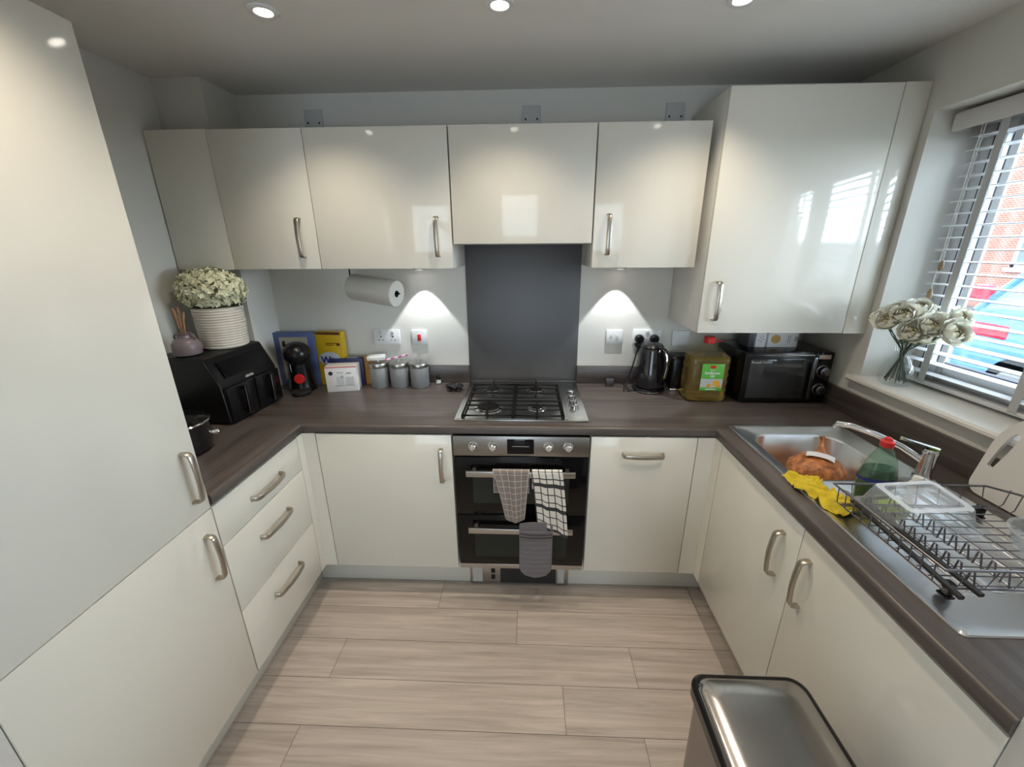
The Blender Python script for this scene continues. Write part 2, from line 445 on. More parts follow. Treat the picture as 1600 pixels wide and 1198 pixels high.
for cy, zt in ((0.502, 0.49), (0.512, 0.385)):
    m = MB(); m.tube([(-0.055, cy, 0.95), (-0.056, cy, 0.7), (-0.055, cy, zt)], 0.0012, 6); cd = m.build('cord', WHP, bl)
    m = MB(); m.lathe([(0.003, 0), (0.008, -0.012), (0.0085, -0.03), (0.004, -0.038)], (-0.055, cy, zt), 12); m.build('tassel', mat('wooden_tassel', (0.35, 0.24, 0.14), 0.5), cd)

# ------------------------------------------------------------ handles
def handle(parent, x, z, L=0.16, horiz=False, y=0.0):
    m = MB(); h = L/2
    pts = []
    for t, o in ((-1.0, 0.0), (-1.0, 0.016), (-0.965, 0.024), (-0.88, 0.028), (-0.6, 0.031), (-0.25, 0.0335), (0, 0.034), (0.25, 0.0335), (0.6, 0.031), (0.88, 0.028), (0.965, 0.024), (1.0, 0.016), (1.0, 0.0)):
        pts.append((t*h, -o, 0) if horiz else (0, -o, t*h))
    m.strap(pts, (0, 0, 1) if horiz else (1, 0, 0), 0.018, 0.0075)
    o = m.build('handle', HAND, parent, loc=(x, y, z)); return o

# generic cabinet: local x along the front, -y out of the front
def cabinet(name, label, origin, rot, w, z0, z1, depth, fronts, cat='cabinet', body=None):
    c = thing(name, label, cat, (origin[0], origin[1], 0), rot)
    m = MB(); 
    if body: 
        for b in body: m.box(*b)
    else:
        m.box(0.001, w-0.001, 0.0205, depth, z0+0.001, z1-0.001, 0.001)
    m.build('body', CARC, c)
    for (nm, x0, x1, a, b, hx, hz, horiz) in fronts:
        m = MB(); m.box(x0+0.0015, x1-0.0015, 0, 0.018, a+0.0015, b-0.0015, 0.0012)
        d = m.build(nm, DOOR, c)
        if hx is not None: handle(d, hx, hz, 0.172 if horiz else 0.16, horiz)
    return c
R90 = PI/2
cabinet('fridge_cabinet', 'tall glossy cream two-door housing filling the left side of the photo', (XL, -1.094), R90, 0.561, ZD0, 2.1355, 0.60,
        [('door', 0, 0.561, ZD0, 0.889, 0.512, 0.738, False), ('door', 0, 0.561, 0.889, 2.1355, 0.512, 1.025, False)], 'tall cabinet')
cabinet('drawer_unit', 'glossy white three-drawer base unit under the left worktop', (XL, -0.531), R90, 0.488, ZD0, ZD1, 0.58,
        [('drawer', 0, 0.488, 0.735, ZD1, 0.25, 0.806, True), ('drawer', 0, 0.488, 0.455, 0.735, 0.25, 0.638, True), ('drawer', 0, 0.488, ZD0, 0.455, 0.25, 0.36, True)], 'drawer unit')
cabinet('base_cabinet', 'cream single-door base cabinet with vertical handle, left of the oven', (-0.907, 0.0), 0, 0.604, ZD0, ZD1, 0.57,
        [('door', 0, 0.604, ZD0, ZD1, 0.556, 0.742, False)])
cabinet('dishwasher', 'narrow dishwasher behind a cream door with horizontal handle, right of the oven', (0.303, 0.0), 0, 0.4515, ZD0, ZD1, 0.57,
        [('door', 0, 0.4515, ZD0, ZD1, 0.225, 0.808, True)], 'dishwasher')
cabinet('sink_cabinet', 'cream two-door base cabinet under the sink on the right', (XR, -0.06), -R90, 1.04, ZD0, ZD1, 0.58,
        [('door', 0, 0.521, ZD0, ZD1, 0.447, 0.738, False), ('door', 0.521, 1.04, ZD0, ZD1, 0.570, 0.738, False)],
        body=[(0.001, 1.039, 0.0205, 0.05, ZD0, ZD1), (0.001, 0.02, 0.05, 0.58, ZD0, 0.75), (1.02, 1.039, 0.05, 0.58, ZD0, 0.75), (0.02, 1.02, 0.05, 0.58, ZD0, ZD0+0.02)])
m = MB(); m.prism([(XL, -0.0425), (XL, 0.0), (-0.9085, 0.0), (-0.9085, 0.018), (XL-0.018, 0.018), (XL-0.018, -0.0425)], 'z', ZD0, ZD1)
tag(m.build('corner_post', DOOR), 'narrow cream L-shaped corner post between the drawers and left base cabinet', 'corner post')
m = MB(); m.prism([(0.756, 0.0), (XR, 0.0), (XR, -0.0585), (XR+0.018, -0.0585), (XR+0.018, 0.018), (0.756, 0.018)], 'z', ZD0, ZD1)
tag(m.build('corner_post', DOOR), 'narrow cream L-shaped corner post between the dishwasher and sink cabinet', 'corner post')
# plinths
m = MB(); m.box(-1.0705, -1.0545, -1.094, 0.0875, 0, 0.166, 0.001); tag(m.build('plinth', PLIN), 'grey-white plinth board under the drawers and tall housing', 'plinth')
m = MB(); m.box(-1.054, -0.265, 0.0875, 0.1035, 0, 0.166, 0.001); tag(m.build('plinth', PLIN), 'grey-white plinth board under the cabinet left of the oven', 'plinth')
m = MB(); m.box(0.242, 0.915, 0.0875, 0.1035, 0, 0.166, 0.001); tag(m.build('plinth', PLIN), 'grey-white plinth board under the dishwasher', 'plinth')
m = MB(); m.box(0.9155, 0.9315, -1.094, 0.1035, 0, 0.166, 0.001); tag(m.build('plinth', PLIN), 'grey-white plinth board under the sink cabinet', 'plinth')

# wall cabinets
WD = YB-YW-0.001
cabinet('wall_cabinet', 'narrower cream wall cabinet above the air fryer, leftmost of the wall doors', (-1.301, YW), 0, 0.401, ZW0, ZW1, WD,
        [('door', 0, 0.401, ZW0, ZW1, 0.333, 1.705, False)], 'wall cabinet', body=[(0.001, 0.40, 0.0205, 0.105, ZW0+0.001, ZW1-0.001), (0.001, 0.40, 0.105, WD, ZW0+0.001, ZW1-0.001)])
cabinet('wall_cabinet', 'wide cream wall cabinet above the kitchen roll and canisters', (-0.900, YW), 0, 0.597, ZW0, ZW1, WD,
        [('door', 0, 0.597, ZW0, ZW1, 0.533, 1.705, False)], 'wall cabinet')
cabinet('extractor_cabinet', 'short handleless cream cabinet over the hob hiding the extractor', (-0.300, YW), 0, 0.600, ZH, ZW1, WD,
        [('door', 0, 0.600, ZH, ZW1, None, 0, False)], 'wall cabinet')
cabinet('wall_cabinet', 'cream wall cabinet above the kettle, right of the extractor', (0.303, YW), 0, 0.4455, ZW0, ZW1, WD,
        [('door', 0, 0.4455, ZW0, ZW1, 0.062, 1.709, False)], 'wall cabinet')
m = MB(); m.box(-1.565, -1.3025, YW, YW+0.018, ZW0, ZW1, 0.001); m.box(-1.565, -1.3025, YW+0.018, 0.376, ZW0, ZW0+0.018)
tag(m.build('filler_panel', DOOR), 'plain cream filler panel closing the corner left of the wall cabinets', 'panel')
cabinet('boiler_cabinet', 'tall deep cream cupboard with white reflection hung above the microwave', (0.771, 0.205), 0, 0.621, 1.297, 2.222, YB-0.205-0.001,
        [('door', 0, 0.621, 1.297, 2.222, 0.060, 1.437, False)], 'wall cabinet')
m = MB(); m.box(1.394, 1.487, 0.205, 0.223, 1.297, 2.222, 0.001); m.box(1.394, 1.487, 0.223, YB-0.002, 1.297, 1.315)
tag(m.build('filler_panel', DOOR), 'narrow cream filler strip between the boiler cupboard and window wall', 'panel')

# ------------------------------------------------------------ worktop
wt = thing('worktop', 'dark brown woodgrain laminate worktop running round three sides of the kitchen', 'worktop', (0, 0, 0.897))
def nose(p, s):   # rounded front profile: p = front coordinate, s = +1 when the board lies on the + side
    pts = []
    rr = 0.011
    for k in range(5):
        a = PI/2*k/4; pts.append((p+s*(rr-rr*math.sin(a)) if False else p+s*rr*(1-math.cos(a)), 0.036-rr+rr*math.sin(a)))
    return [(p+s*0.004, 0.0), (p, 0.004)]+pts
z0, z1 = 0.0, 0.036
OV = 0.006
m = MB(); m.prism(nose(-OV, 1)+[(0.03, z1), (0.03, z0)], 'x', XL+OV-0.008, XR-OV+0.008)
m.box(XWL, XWR, 0.03, YB, z0, z1); m.box(XWL, XL+OV-0.008, -0.004, 0.03, z0, z1); m.box(XR-OV+0.008, XWR, -0.004, 0.03, z0, z1)
m.build('worktop_run', CWX, wt)
m = MB(); m.prism(nose(XL+OV, -1)+[(-1.02, z1), (-1.02, z0)], 'y', -0.529, -0.0035)
m.box(XWL, -1.02, -0.529, -0.004, z0, z1); m.build('worktop_run', CWY, wt)
m = MB(); m.prism(nose(XR-OV, 1)+[(0.905, z1), (0.905, z0)], 'y', YE, -0.0035)
m.box(1.345, XWR, YE, -0.004, z0, z1); m.box(0.905, 1.345, YE, -0.935, z0, z1); m.box(0.905, 1.345, -0.004-0.001, -0.004, z0, z1)
m.build('worktop_run', CWY, wt)
UH = 0.1+0.036
m = MB(); m.box(-1.3557, -0.3012, YB-0.018, YB, z1, UH, 0.001); m.build('upstand', CWX, wt)
m = MB(); m.box(0.3012, XWR-0.018, YB-0.018, YB, z1, UH, 0.001); m.build('upstand', CWX, wt)
m = MB(); m.box(XWR-0.018, XWR, YE, YB, z1, UH, 0.001); m.build('upstand', CWY, wt)
m = MB(); m.box(XWL, XWL+0.018, -0.529, 0.377, z1, UH, 0.001); m.build('upstand', CWY, wt)
m = MB(); m.box(-0.3005, 0.3005, YB-0.005, YB-0.0005, WT, ZH-0.002, 0.001); m.box(-0.3005, 0.3005, YB-0.012, YB-0.004, WT, WT+0.012, 0.002)
tag(m.build('splashback', STEELD), 'brushed dark steel splashback rising behind the hob', 'splashback')

# ------------------------------------------------------------ plates on the wall
def plate(name, label, x0, x1, z0, z1, cat='socket', group=None, m_=None):
    t = thing(name, label, cat, ((x0+x1)/2, YB, (z0+z1)/2), 0, group)
    mb = MB(); w, h = (x1-x0)/2, (z1-z0)/2; mb.box(-w, w, -0.010, 0, -h, h, 0.003); mb.build('plate', m_ or WHP, t); return t
t = plate('wall_socket', 'white double socket with two switches, left of the red cooker switch', -0.824, -0.678, 1.150, 1.236)
for sx in (-0.034, 0.034):
    m = MB(); m.box(sx-0.006+(0.02 if sx > 0 else -0.02)*0.0, sx+0.006, -0.014, -0.009, 0.018, 0.034, 0.001); m.build('switch', GRYP, t)
    m = MB(); m.box(sx-0.003, sx+0.003, -0.0105, -0.009, -0.002, 0.008); m.box(sx-0.014, sx-0.007, -0.0105, -0.009, -0.018, -0.013); m.box(sx+0.007, sx+0.014, -0.0105, -0.009, -0.018, -0.013); m.build('pin_slots', BLKM, t)
t = plate('cooker_switch', 'white square wall switch with a red rocker, under the left spotlight', -0.613, -0.527, 1.150, 1.233, 'switch')
m = MB(); m.box(-0.010, 0.010, -0.017, -0.009, -0.018, 0.018, 0.003); lab(m.build('rocker', RED, t), 'red rocker')
t = plate('fused_switch', 'white fused spur switch lit by the right spotlight', 0.450, 0.537, 1.153, 1.236, 'switch')
m = MB(); m.box(0.008, 0.024, -0.013, -0.009, -0.016, 0.014, 0.001); m.build('switch', GRYP, t)
m = MB(); m.box(-0.024, -0.012, -0.011, -0.009, -0.004, 0.014, 0.001); m.build('fuse_holder', GRYP, t)
t = plate('wall_socket', 'white double socket holding two black plugs above the kettle', 0.593, 0.742, 1.153, 1.238)
m = MB(); m.box(-0.008, 0.008, -0.013, -0.009, 0.018, 0.036, 0.001); m.build('switch', GRYP, t)
plate('fused_switch', 'grey shaded switch plate on the wall under the boiler cupboard', 0.805, 0.892, 1.148, 1.232, 'switch')
for (xa, xb), l in (((-1.036, -0.950), 'grey blank plate above the wide wall cabinet, left of three near the ceiling'), ((-0.006, 0.080), 'grey blank plate above the extractor cabinet near the ceiling'), ((0.652, 0.738), 'grey blank plate near the ceiling beside the boiler cupboard')):
    t = plate('outlet_plate', l, xa, xb, 2.188, 2.280, 'plate', 'outlet plates above the wall cabinets', GRYP)
    m = MB()
    for sx in (-0.027, 0.027): m.box(sx-0.004, sx+0.004, -0.011, -0.009, -0.014, -0.006)
    m.build('screw', BLKM, t)
def plug(label, x, z):
    t = thing('plug', label, 'plug', (x, YB-0.0105, z))
    m = MB(); m.lathe([(0.020, 0), (0.024, -0.006), (0.024, -0.026), (0.017, -0.036)], (0, 0, 0), 20, axis='y'); m.build('plug_body', BLK, t)
    return t
pl1 = plug('black round plug in the left half of the double socket by the kettle', 0.625, 1.190)
pl2 = plug('black round plug in the right half of the double socket by the kettle', 0.705, 1.190)
m = MB(); m.tube([(0, -0.03, -0.018), (-0.012, -0.04, -0.06), (-0.03, -0.05, -0.13), (-0.05, -0.06, -0.20), (-0.07, -0.09, -0.245), (-0.055, -0.13, -0.252), (-0.02, -0.12, -0.252), (0.02, -0.1, -0.252)], 0.0035, 8); m.build('cable', BLK, pl1)
m = MB(); m.tube([(0, -0.03, -0.018), (-0.01, -0.034, -0.10), (-0.02, -0.034, -0.18), (-0.05, -0.05, -0.245)], 0.0032, 8); m.build('cable', BLK, pl2)

# ------------------------------------------------------------ lamps
GLOW = mat('lamp_glow', (1.0, 0.93, 0.82), 0.5, emit=9.0)
def spot_lamp(parent, loc, power, col, size, blend, rad, rx=0.0):
    L = bpy.data.lights.new('spot', 'SPOT'); L.energy = power; L.color = col; L.spot_size = size; L.spot_blend = blend; L.shadow_soft_size = rad
    o = bpy.data.objects.new('spot', L); COL.objects.link(o); o.parent = parent; o.location = loc; o.rotation_euler = (rx, 0, 0)
for i, (x, yv) in enumerate([(-0.778, -0.094), (-0.061, -0.094), (0.648, -0.085), (-0.686, -0.84), (0.63, -0.80), (-0.9, -2.6), (0.9, -2.6)]):  # last two are unseen, added behind the camera as warm fill
    l = ['recessed ceiling spotlight in the left of the ceiling above the worktop corner', 'recessed ceiling spotlight centred above the hob', 'recessed ceiling spotlight on the right, cut by the photo edge',
         'recessed ceiling spotlight nearer the viewer on the left', 'recessed ceiling spotlight nearer the viewer on the right', 'added unseen ceiling spotlight behind the viewer on the left, for fill light', 'added unseen ceiling spotlight behind the viewer on the right, for fill light'][i]
    t = thing('ceiling_spotlight', l, 'ceiling light', (x, yv, ZC), 0, 'recessed ceiling spotlights')
    m = MB(); m.lathe([(0.024, -0.001), (0.028, -0.006), (0.036, -0.007), (0.043, -0.004), (0.044, 0.0)], (0, 0, 0), 32, cap=False); m.build('bezel', WHP, t)
    m = MB(); m.lathe([(0.001, -0.003), (0.025, -0.003)], (0, 0, 0), 24, cap=False); m.build('bulb', GLOW, t)
    spot_lamp(t, (0, 0, -0.012), DOWN_W, WARM, math.radians(112), 1.0, 0.014)
for x, l in ((-0.525, 'small round under-cabinet spotlight shining on the red cooker switch'), (0.485, 'small round under-cabinet spotlight left of the kettle')):
    t = thing('cabinet_spotlight', l, 'spotlight', (x, 0.516, ZW0), 0, 'spotlights under the wall cabinets')
    m = MB(); m.lathe([(0.032, 0), (0.034, -0.014), (0.028, -0.018), (0.022, -0.016)], (0, 0, 0), 28, cap=False); m.build('bezel', CHROME, t)
    m = MB(); m.lathe([(0.001, -0.016), (0.022, -0.016)], (0, 0, 0), 20, cap=False); m.build('bulb', GLOW, t)
    spot_lamp(t, (0, 0, -0.02), UNDER_W, COOL, math.radians(72), 0.15, 0.006, 0)

# ------------------------------------------------------------ oven
ov = thing('double_oven', 'built-under double oven with steel control panel and black glass doors', 'oven', (0, 0, 0))
m = MB(); m.box(-0.297, 0.297, 0.022, 0.56, 0.175, 0.886, 0.001); m.build('body', BLKM, ov)
m = MB(); m.box(-0.2975, 0.2975, 0, 0.02, 0.789, 0.885, 0.002); cp = m.build('control_panel', mat('dark_panel_steel', (0.34, 0.33, 0.315), 0.32, 1.0, aniso=0.4), ov)
for kx in (-0.209, -0.122, 0.120, 0.206):
    m = MB(); m.lathe([(0.021, 0), (0.021, -0.003), (0.0165, -0.006), (0.0150, -0.024), (0.012, -0.027)], (kx, 0, 0.840), 24, axis='y'); m.box(kx-0.0025, kx+0.0025, -0.031, -0.022, 0.827, 0.853, 0.001); m.build('knob', CHROME, cp)
    m = MB()
    for a in range(0, 360, 45):
        if a == 180: continue
        ca, sa = math.sin(math.radians(a)), math.cos(math.radians(a)); m.box(kx+ca*0.030-0.0012, kx+ca*0.030+0.0012, -0.0006, 0, 0.84+sa*0.030-0.0012, 0.84+sa*0.030+0.0012)
    m.build('dial_marks', BLKM, cp)
m = MB(); m.box(-0.060, 0.057, -0.0015, 0.001, 0.801, 0.872, 0.001); dsp = m.build('display', BLKG, cp)
m = MB(); m.box(-0.038, 0.036, -0.0022, -0.0012, 0.837, 0.839); m.build('display_line', GRYP, dsp)
for zb, zt, wz0, wz1, hz in ((0.484, 0.784, 0.545, 0.708, 0.722), (0.200, 0.480, 0.245, 0.396, 0.424)):
    m = MB(); m.box(-0.2955, 0.2955, 0, 0.02, zb, zt, 0.002); d = m.build('oven_door', BLKG, ov)
    m = MB(); m.box(-0.217, 0.217, -0.0008, 0.001, wz0, wz1); m.build('door_window', OVWIN, d)
    m = MB(); m.box(-0.240, 0.238, -0.046, -0.034, hz-0.014, hz+0.014, 0.003); m.box(-0.215, -0.200, -0.036, 0, hz-0.008, hz+0.008); m.box(0.198, 0.213, -0.036, 0, hz-0.008, hz+0.008); m.build('door_handle', STEEL, d)
m = MB(); m.box(-0.2955, 0.2955, 0, 0.02, 0.172, 0.198, 0.002); m.build('base_trim', STEEL, ov)
# plinth heater
ht = thing('plinth_heater', 'steel plinth fan heater with black grille under the oven', 'heater', (-0.0115, 0.0875, 0))
m = MB(); m.box(-0.2515, 0.2515, -0.012, 0.06, 0.004, 0.125, 0.002); m.build('housing', STEEL, ht)
m = MB(); m.box(-0.095, 0.19, -0.014, -0.011, 0.012, 0.112); gr = m.build('grille', BLKM, ht)
m = MB()
for k in range(26): m.box(-0.092+k*0.011, -0.089+k*0.011, -0.0165, -0.013, 0.014, 0.110)
m.build('grille_bars', mat('dark_grey_plastic', (0.05, 0.05, 0.055), 0.4), gr)
for kz in (0.035, 0.075):
    m = MB(); m.box(-0.142, -0.122, -0.017, -0.011, kz, kz+0.022, 0.001); m.build('rocker', BLK, ht)
m = MB(); m.box(-0.238, -0.186, -0.015, -0.011, 0.015, 0.112, 0.001); m.build('badge', GRYP, ht)
m = MB(); m.box(0.198, 0.232, -0.015, -0.011, 0.015, 0.112, 0.001); m.build('badge', GRYP, ht)

# ------------------------------------------------------------ towels and glove over the oven handles
def towel(name, label, mt, top, bot, zt, zb, yb, back, amp, ph, nx=36, folds=2.0, rnd=0.0):
    """hangs over a bar at y=-0.04; top/bot = (x0,x1) at bar and hem; zb = hem heights (left,right)"""
    m = MB(); H = zt-min(zb)
    def fn(u, v):
        # v 0..0.25 behind the bar, 0.25..0.35 over the bar, then down the front
        if v < 0.25:
            k = (0.25-v)/0.25; z = zt-0.004-k*back; y = -0.030+0.003*math.sin(u*9+ph); x = top[0]+(top[1]-top[0])*u
            return Vector((x, y, z))
        if v < 0.35:
            a = (v-0.25)/0.10*PI; x = top[0]+(top[1]-top[0])*u
            return Vector((x, -0.0400+0.0105*math.cos(a), zt-0.004+0.006*math.sin(a)))
        k = (v-0.35)/0.65
        kk = k**0.8
        x0 = top[0]+(bot[0]-top[0])*kk; x1 = top[1]+(bot[1]-top[1])*kk
        x = x0+(x1-x0)*u
        zbu = zb[0]+(zb[1]-zb[0])*u
        z = zt-0.004-(zt-0.004-zbu)*k
        y = -0.0505-0.004*k-amp*(0.25+0.75*min(1, k*2))*(0.6+math.sin(u*folds*2*PI+ph+k*0.9)+0.3*math.sin(u*folds*4.3*PI+ph*2))
        z += rnd*k*(abs(2*u-1)**4)
        return Vector((x, min(y, -0.0505), z))
    m.grid(fn, nx, 40, uvfn=lambda u, v: (u, v), thick=0.0016)
    return tag(m.build(name, mt, sharp=80), label, 'towel')
TAU = check('taupe_check_cloth', (0.22, 0.185, 0.165), (0.52, 0.46, 0.42), 5.2, 13.0, 0.09)
WHK = check('white_black_check_cloth', (0.72, 0.68, 0.62), (0.03, 0.03, 0.035), 4.6, 12.0, 0.14, double=True)
towel('tea_towel', 'taupe tea towel with white check hanging over the upper oven handle', TAU, (-0.121, 0.040), (-0.068, 0.020), 0.745, (0.486, 0.486), 0, 0.12, 0.005, 0.4, rnd=0.03)
towel('tea_towel', 'white tea towel with black check lines hanging over the upper oven handle', WHK, (0.046, 0.180), (0.075, 0.215), 0.745, (0.475, 0.405), 0, 0.10, 0.005, 2.2)
QUILT = mat('grey_quilted_cotton', (0.16, 0.145, 0.155), 0.9, sheen=0.3, bump=(500, 0.3))
og = thing('oven_glove', 'grey quilted double oven glove hanging over the lower oven handle', 'oven glove', (0.070, -0.04, 0.424))
def glove_fn(yo, ztop, zbot, hw_):
    def fn(u, v):
        R = hw_
        z = ztop+(zbot-ztop)*v
        # rounded end: shrink the half width near the bottom
        dz = z-zbot
        R = hw_*0.85; w = hw_ if dz > R else hw_*max(0.0, 1-((R-dz)/R)**2.5)**(1/2.5)
        w = max(w, 0.002)
        x = (u*2-1)*w
        y = yo-0.008*math.cos((u-0.5)*PI)-0.0045*abs(math.sin(z*PI/0.026))
        return Vector((x, y, z))
    return fn
m = MB(); m.grid(glove_fn(-0.0165, 0.02, -0.235, 0.076), 16, 70, thick=0.006); m.build('glove_back', QUILT, og, sharp=80)
m = MB(); m.grid(glove_fn(-0.028, 0.0, -0.230, 0.072), 16, 70, thick=0.005); m.build('glove_pocket', QUILT, og, sharp=80)
m = MB()
def ov_fn(u, v):
    x = (u*2-1)*0.076
    if v < 0.5:
        k = v/0.5; return Vector((x, 0.010, -0.06+k*0.076))
    a = (v-0.5)/0.5*PI
    return Vector((x, -0.0035+0.0135*math.cos(a), 0.016+0.012*math.sin(a)))
m.grid(ov_fn, 8, 20, thick=0.004); m.build('glove_strap', QUILT, og, sharp=80)
m = MB(); m.grid(lambda u, v: Vector(((u*2-1)*0.075, -0.0195-0.004*math.cos((u-.5)*PI), 0.018+0.05*v*(1-0.25*(2*u-1)**2))), 10, 6, thick=0.004); m.build('glove_top', QUILT, og, sharp=80)
m = MB(); m.tube([((a/10-1)*0.074, -0.036-0.008*math.cos((a/10-1)*PI/2), 0.0) for a in range(21)], 0.0028, 6); m.build('piping', BLKM, og)

# ------------------------------------------------------------ gas hob
hb = thing('gas_hob', 'stainless steel four-burner gas hob set in the worktop', 'hob', (0, 0.303, WT))
m = MB(); m.box(-0.298, 0.298, -0.253, 0.262, 0.0005, 0.007, 0.003); m.box(-0.285, 0.205, -0.243, 0.245, 0.0065, 0.009, 0.002); m.build('hob_plate', HOBM, hb)
for bx, by, br in ((-0.155, -0.122, 0.052), (-0.155, 0.128, 0.036), (0.073, -0.118, 0.027), (0.073, 0.128, 0.036)):
    m = MB(); m.lathe([(br+0.018, 0.009), (br+0.016, 0.012), (br, 0.014), (br-0.004, 0.020)], (bx, by, 0), 28, cap=False); m.lathe([(br, 0.012), (br-0.003, 0.020), (0.001, 0.021)], (bx, by, 0), 28, cap=False)
    b = m.build('burner', CHROME, hb)
    m = MB(); m.lathe([(br-0.004, 0.014), (br-0.001, 0.016), (br-0.002, 0.021), (br-0.008, 0.023), (0.001, 0.023)], (bx, by, 0), 28, cap=False); m.build('burner_cap', IRON, b)
for x0, x1, bx in ((-0.262, -0.040, -0.155), (-0.031, 0.188, 0.073)):
    m = MB(); zt = 0.0215; r_ = 0.0055; ya, yb_ = -0.238, 0.180
    m.tube([(x0, ya, zt), (x1, ya, zt), (x1, yb_, zt), (x0, yb_, zt)], r_, 8, closed=True)
    for yy in (-0.058, 0.052): m.tube([(x0, yy, zt), (x1, yy, zt)], r_, 8)
    for (p, q) in (((bx, ya), (bx, -0.145)), ((bx, -0.058), (bx, -0.08)), ((bx, 0.052), (bx, 0.095)), ((bx, yb_), (bx, 0.145)), ((x0, -0.118), (bx-0.045, -0.118)), ((x1, -0.118), (bx+0.045, -0.118)), ((x0, 0.122), (bx-0.035, 0.122)), ((x1, 0.122), (bx+0.035, 0.122))):
        m.tube([(p[0], p[1], zt), (q[0], q[1], zt+0.001)], r_*0.85, 8)
    m.tube([(bx, yb_, zt), (bx, yb_+0.002, zt+0.028)], 0.003, 6)
    for cx in (x0, x1):
        for cy in (ya, yb_): m.tube([(cx, cy, zt), (cx, cy, 0.0095)], r_, 8)
    m.build('pan_support', IRON, hb)
for ky in (-0.106, -0.038, 0.030, 0.098):
    m = MB(); m.lathe([(0.019, 0.007), (0.018, 0.024), (0.014, 0.028), (0.001, 0.028)], (0.248, ky-0.01, 0), 24, cap=False); m.box(0.246, 0.250, ky-0.026, ky+0.006, 0.024, 0.032, 0.001); m.build('knob', CHROME, hb)

# ------------------------------------------------------------ sink
sk = thing('sink', 'inset stainless steel sink with bowl and ribbed drainer under the window', 'sink', (0.883, 0.030, WT))
SW, SLn = 0.470, 0.983
bx0, bx1, by0, by1 = 0.045, 0.372, -0.415, -0.085      # bowl opening (local)
m = MB(); bm = m.bm
def rrect(x0, x1, y0, y1, r, z, n=6):
    out = []
    for cx, cy, a0 in ((x1-r, y1-r, 0), (x0+r, y1-r, PI/2), (x0+r, y0+r, PI), (x1-r, y0+r, 3*PI/2)):
        for k in range(n+1):
            a = a0+PI/2*k/n; out.append(Vector((cx+r*math.cos(a), cy+r*math.sin(a), z)))
    return out
def plate_hole(outer, inner):
    # bridge two rrect loops of equal count
    m.bridge(outer, inner)
yd = -0.43
# bowl half of the deck
o1 = m.ring(rrect(0.0, SW, yd, 0.0, 0.012, 0.001)); o2 = m.ring(rrect(0.002, SW-0.002, yd, -0.002, 0.012, 0.0045)); o3 = m.ring(rrect(0.012, SW-0.012, yd, -0.012, 0.012, 0.005)); 
o4 = m.ring(rrect(0.016, SW-0.016, yd, -0.016, 0.012, 0.002))
i0 = m.ring(rrect(bx0-0.008, bx1+0.008, by0-0.006, by1+0.008, 0.075, 0.002)); i1 = m.ring(rrect(bx0, bx1, by0, by1, 0.07, -0.004)); i2 = m.ring(rrect(bx0+0.006, bx1-0.006, by0+0.006, by1-0.006, 0.07, -0.10)); i3 = m.ring(rrect(bx0+0.03, bx1-0.03, by0+0.03, by1-0.03, 0.06, -0.150)); 
for a, b in ((o1, o2), (o2, o3), (o3, o4), (o4, i0), (i0, i1), (i1, i2), (i2, i3)): m.bridge(a, b)
c = bm.verts.new(((bx0+bx1)/2, (by0+by1)/2, -0.154))
for a in range(len(i3)): bm.faces.new((i3[a], i3[(a+1) % len(i3)], c))
bw = m.build('bowl', SINKM, sk, sharp=50)
m = MB(); m.lathe([(0.042, 0.0), (0.038, 0.004), (0.025, 0.002), (0.001, 0.0)], ((bx0+bx1)/2, (by0+by1)/2, -0.153), 24, cap=False); m.build('drain', CHROME, bw)
m = MB()
o1 = m.ring(rrect(0.0, SW, -SLn, yd, 0.012, 0.001)); o2 = m.ring(rrect(0.002, SW-0.002, -SLn+0.002, yd, 0.012, 0.0045)); o3 = m.ring(rrect(0.012, SW-0.012, -SLn+0.012, yd-0.004, 0.03, 0.005)); o4 = m.ring(rrect(0.022, SW-0.022, -SLn+0.022, yd-0.012, 0.045, 0.0015))
for a, b in ((o1, o2), (o2, o3), (o3, o4)): m.bridge(a, b)
m.bm.faces.new(o4)
for k in range(7):
    xx = 0.07+k*0.052; m.box(xx, xx+0.022, -SLn+0.11, yd-0.05, -0.002, 0.0042, 0.002)
m.build('drainer', SINKM, sk, sharp=50)
# tap
tp = thing('mixer_tap', 'chrome mixer tap with long swivel spout behind the sink bowl', 'tap', (1.322, -0.372, WT+0.0055))
m = MB(); m.lathe([(0.026, -0.003), (0.026, 0.004), (0.021, 0.008), (0.020, 0.085), (0.022, 0.095), (0.018, 0.104), (0.001, 0.106)], (0, 0, 0), 28, cap=False); m.build('tap_body', CHROME, tp)
m = MB(); m.tube([(-0.012, 0.008, 0.060), (-0.05, 0.045, 0.088), (-0.10, 0.095, 0.108), (-0.145, 0.150, 0.115), (-0.168, 0.178, 0.110), (-0.172, 0.183, 0.092)], 0.010, 14); m.build('spout', CHROME, tp)
m = MB(); m.strap([(0.012, -0.014, 0.108), (-0.01, 0.01, 0.110), (-0.038, 0.042, 0.113), (-0.052, 0.058, 0.115)], (1, 1, 0), 0.020, 0.008, ws=[0.024, 0.020, 0.015, 0.012]); m.build('lever', CHROME, tp)

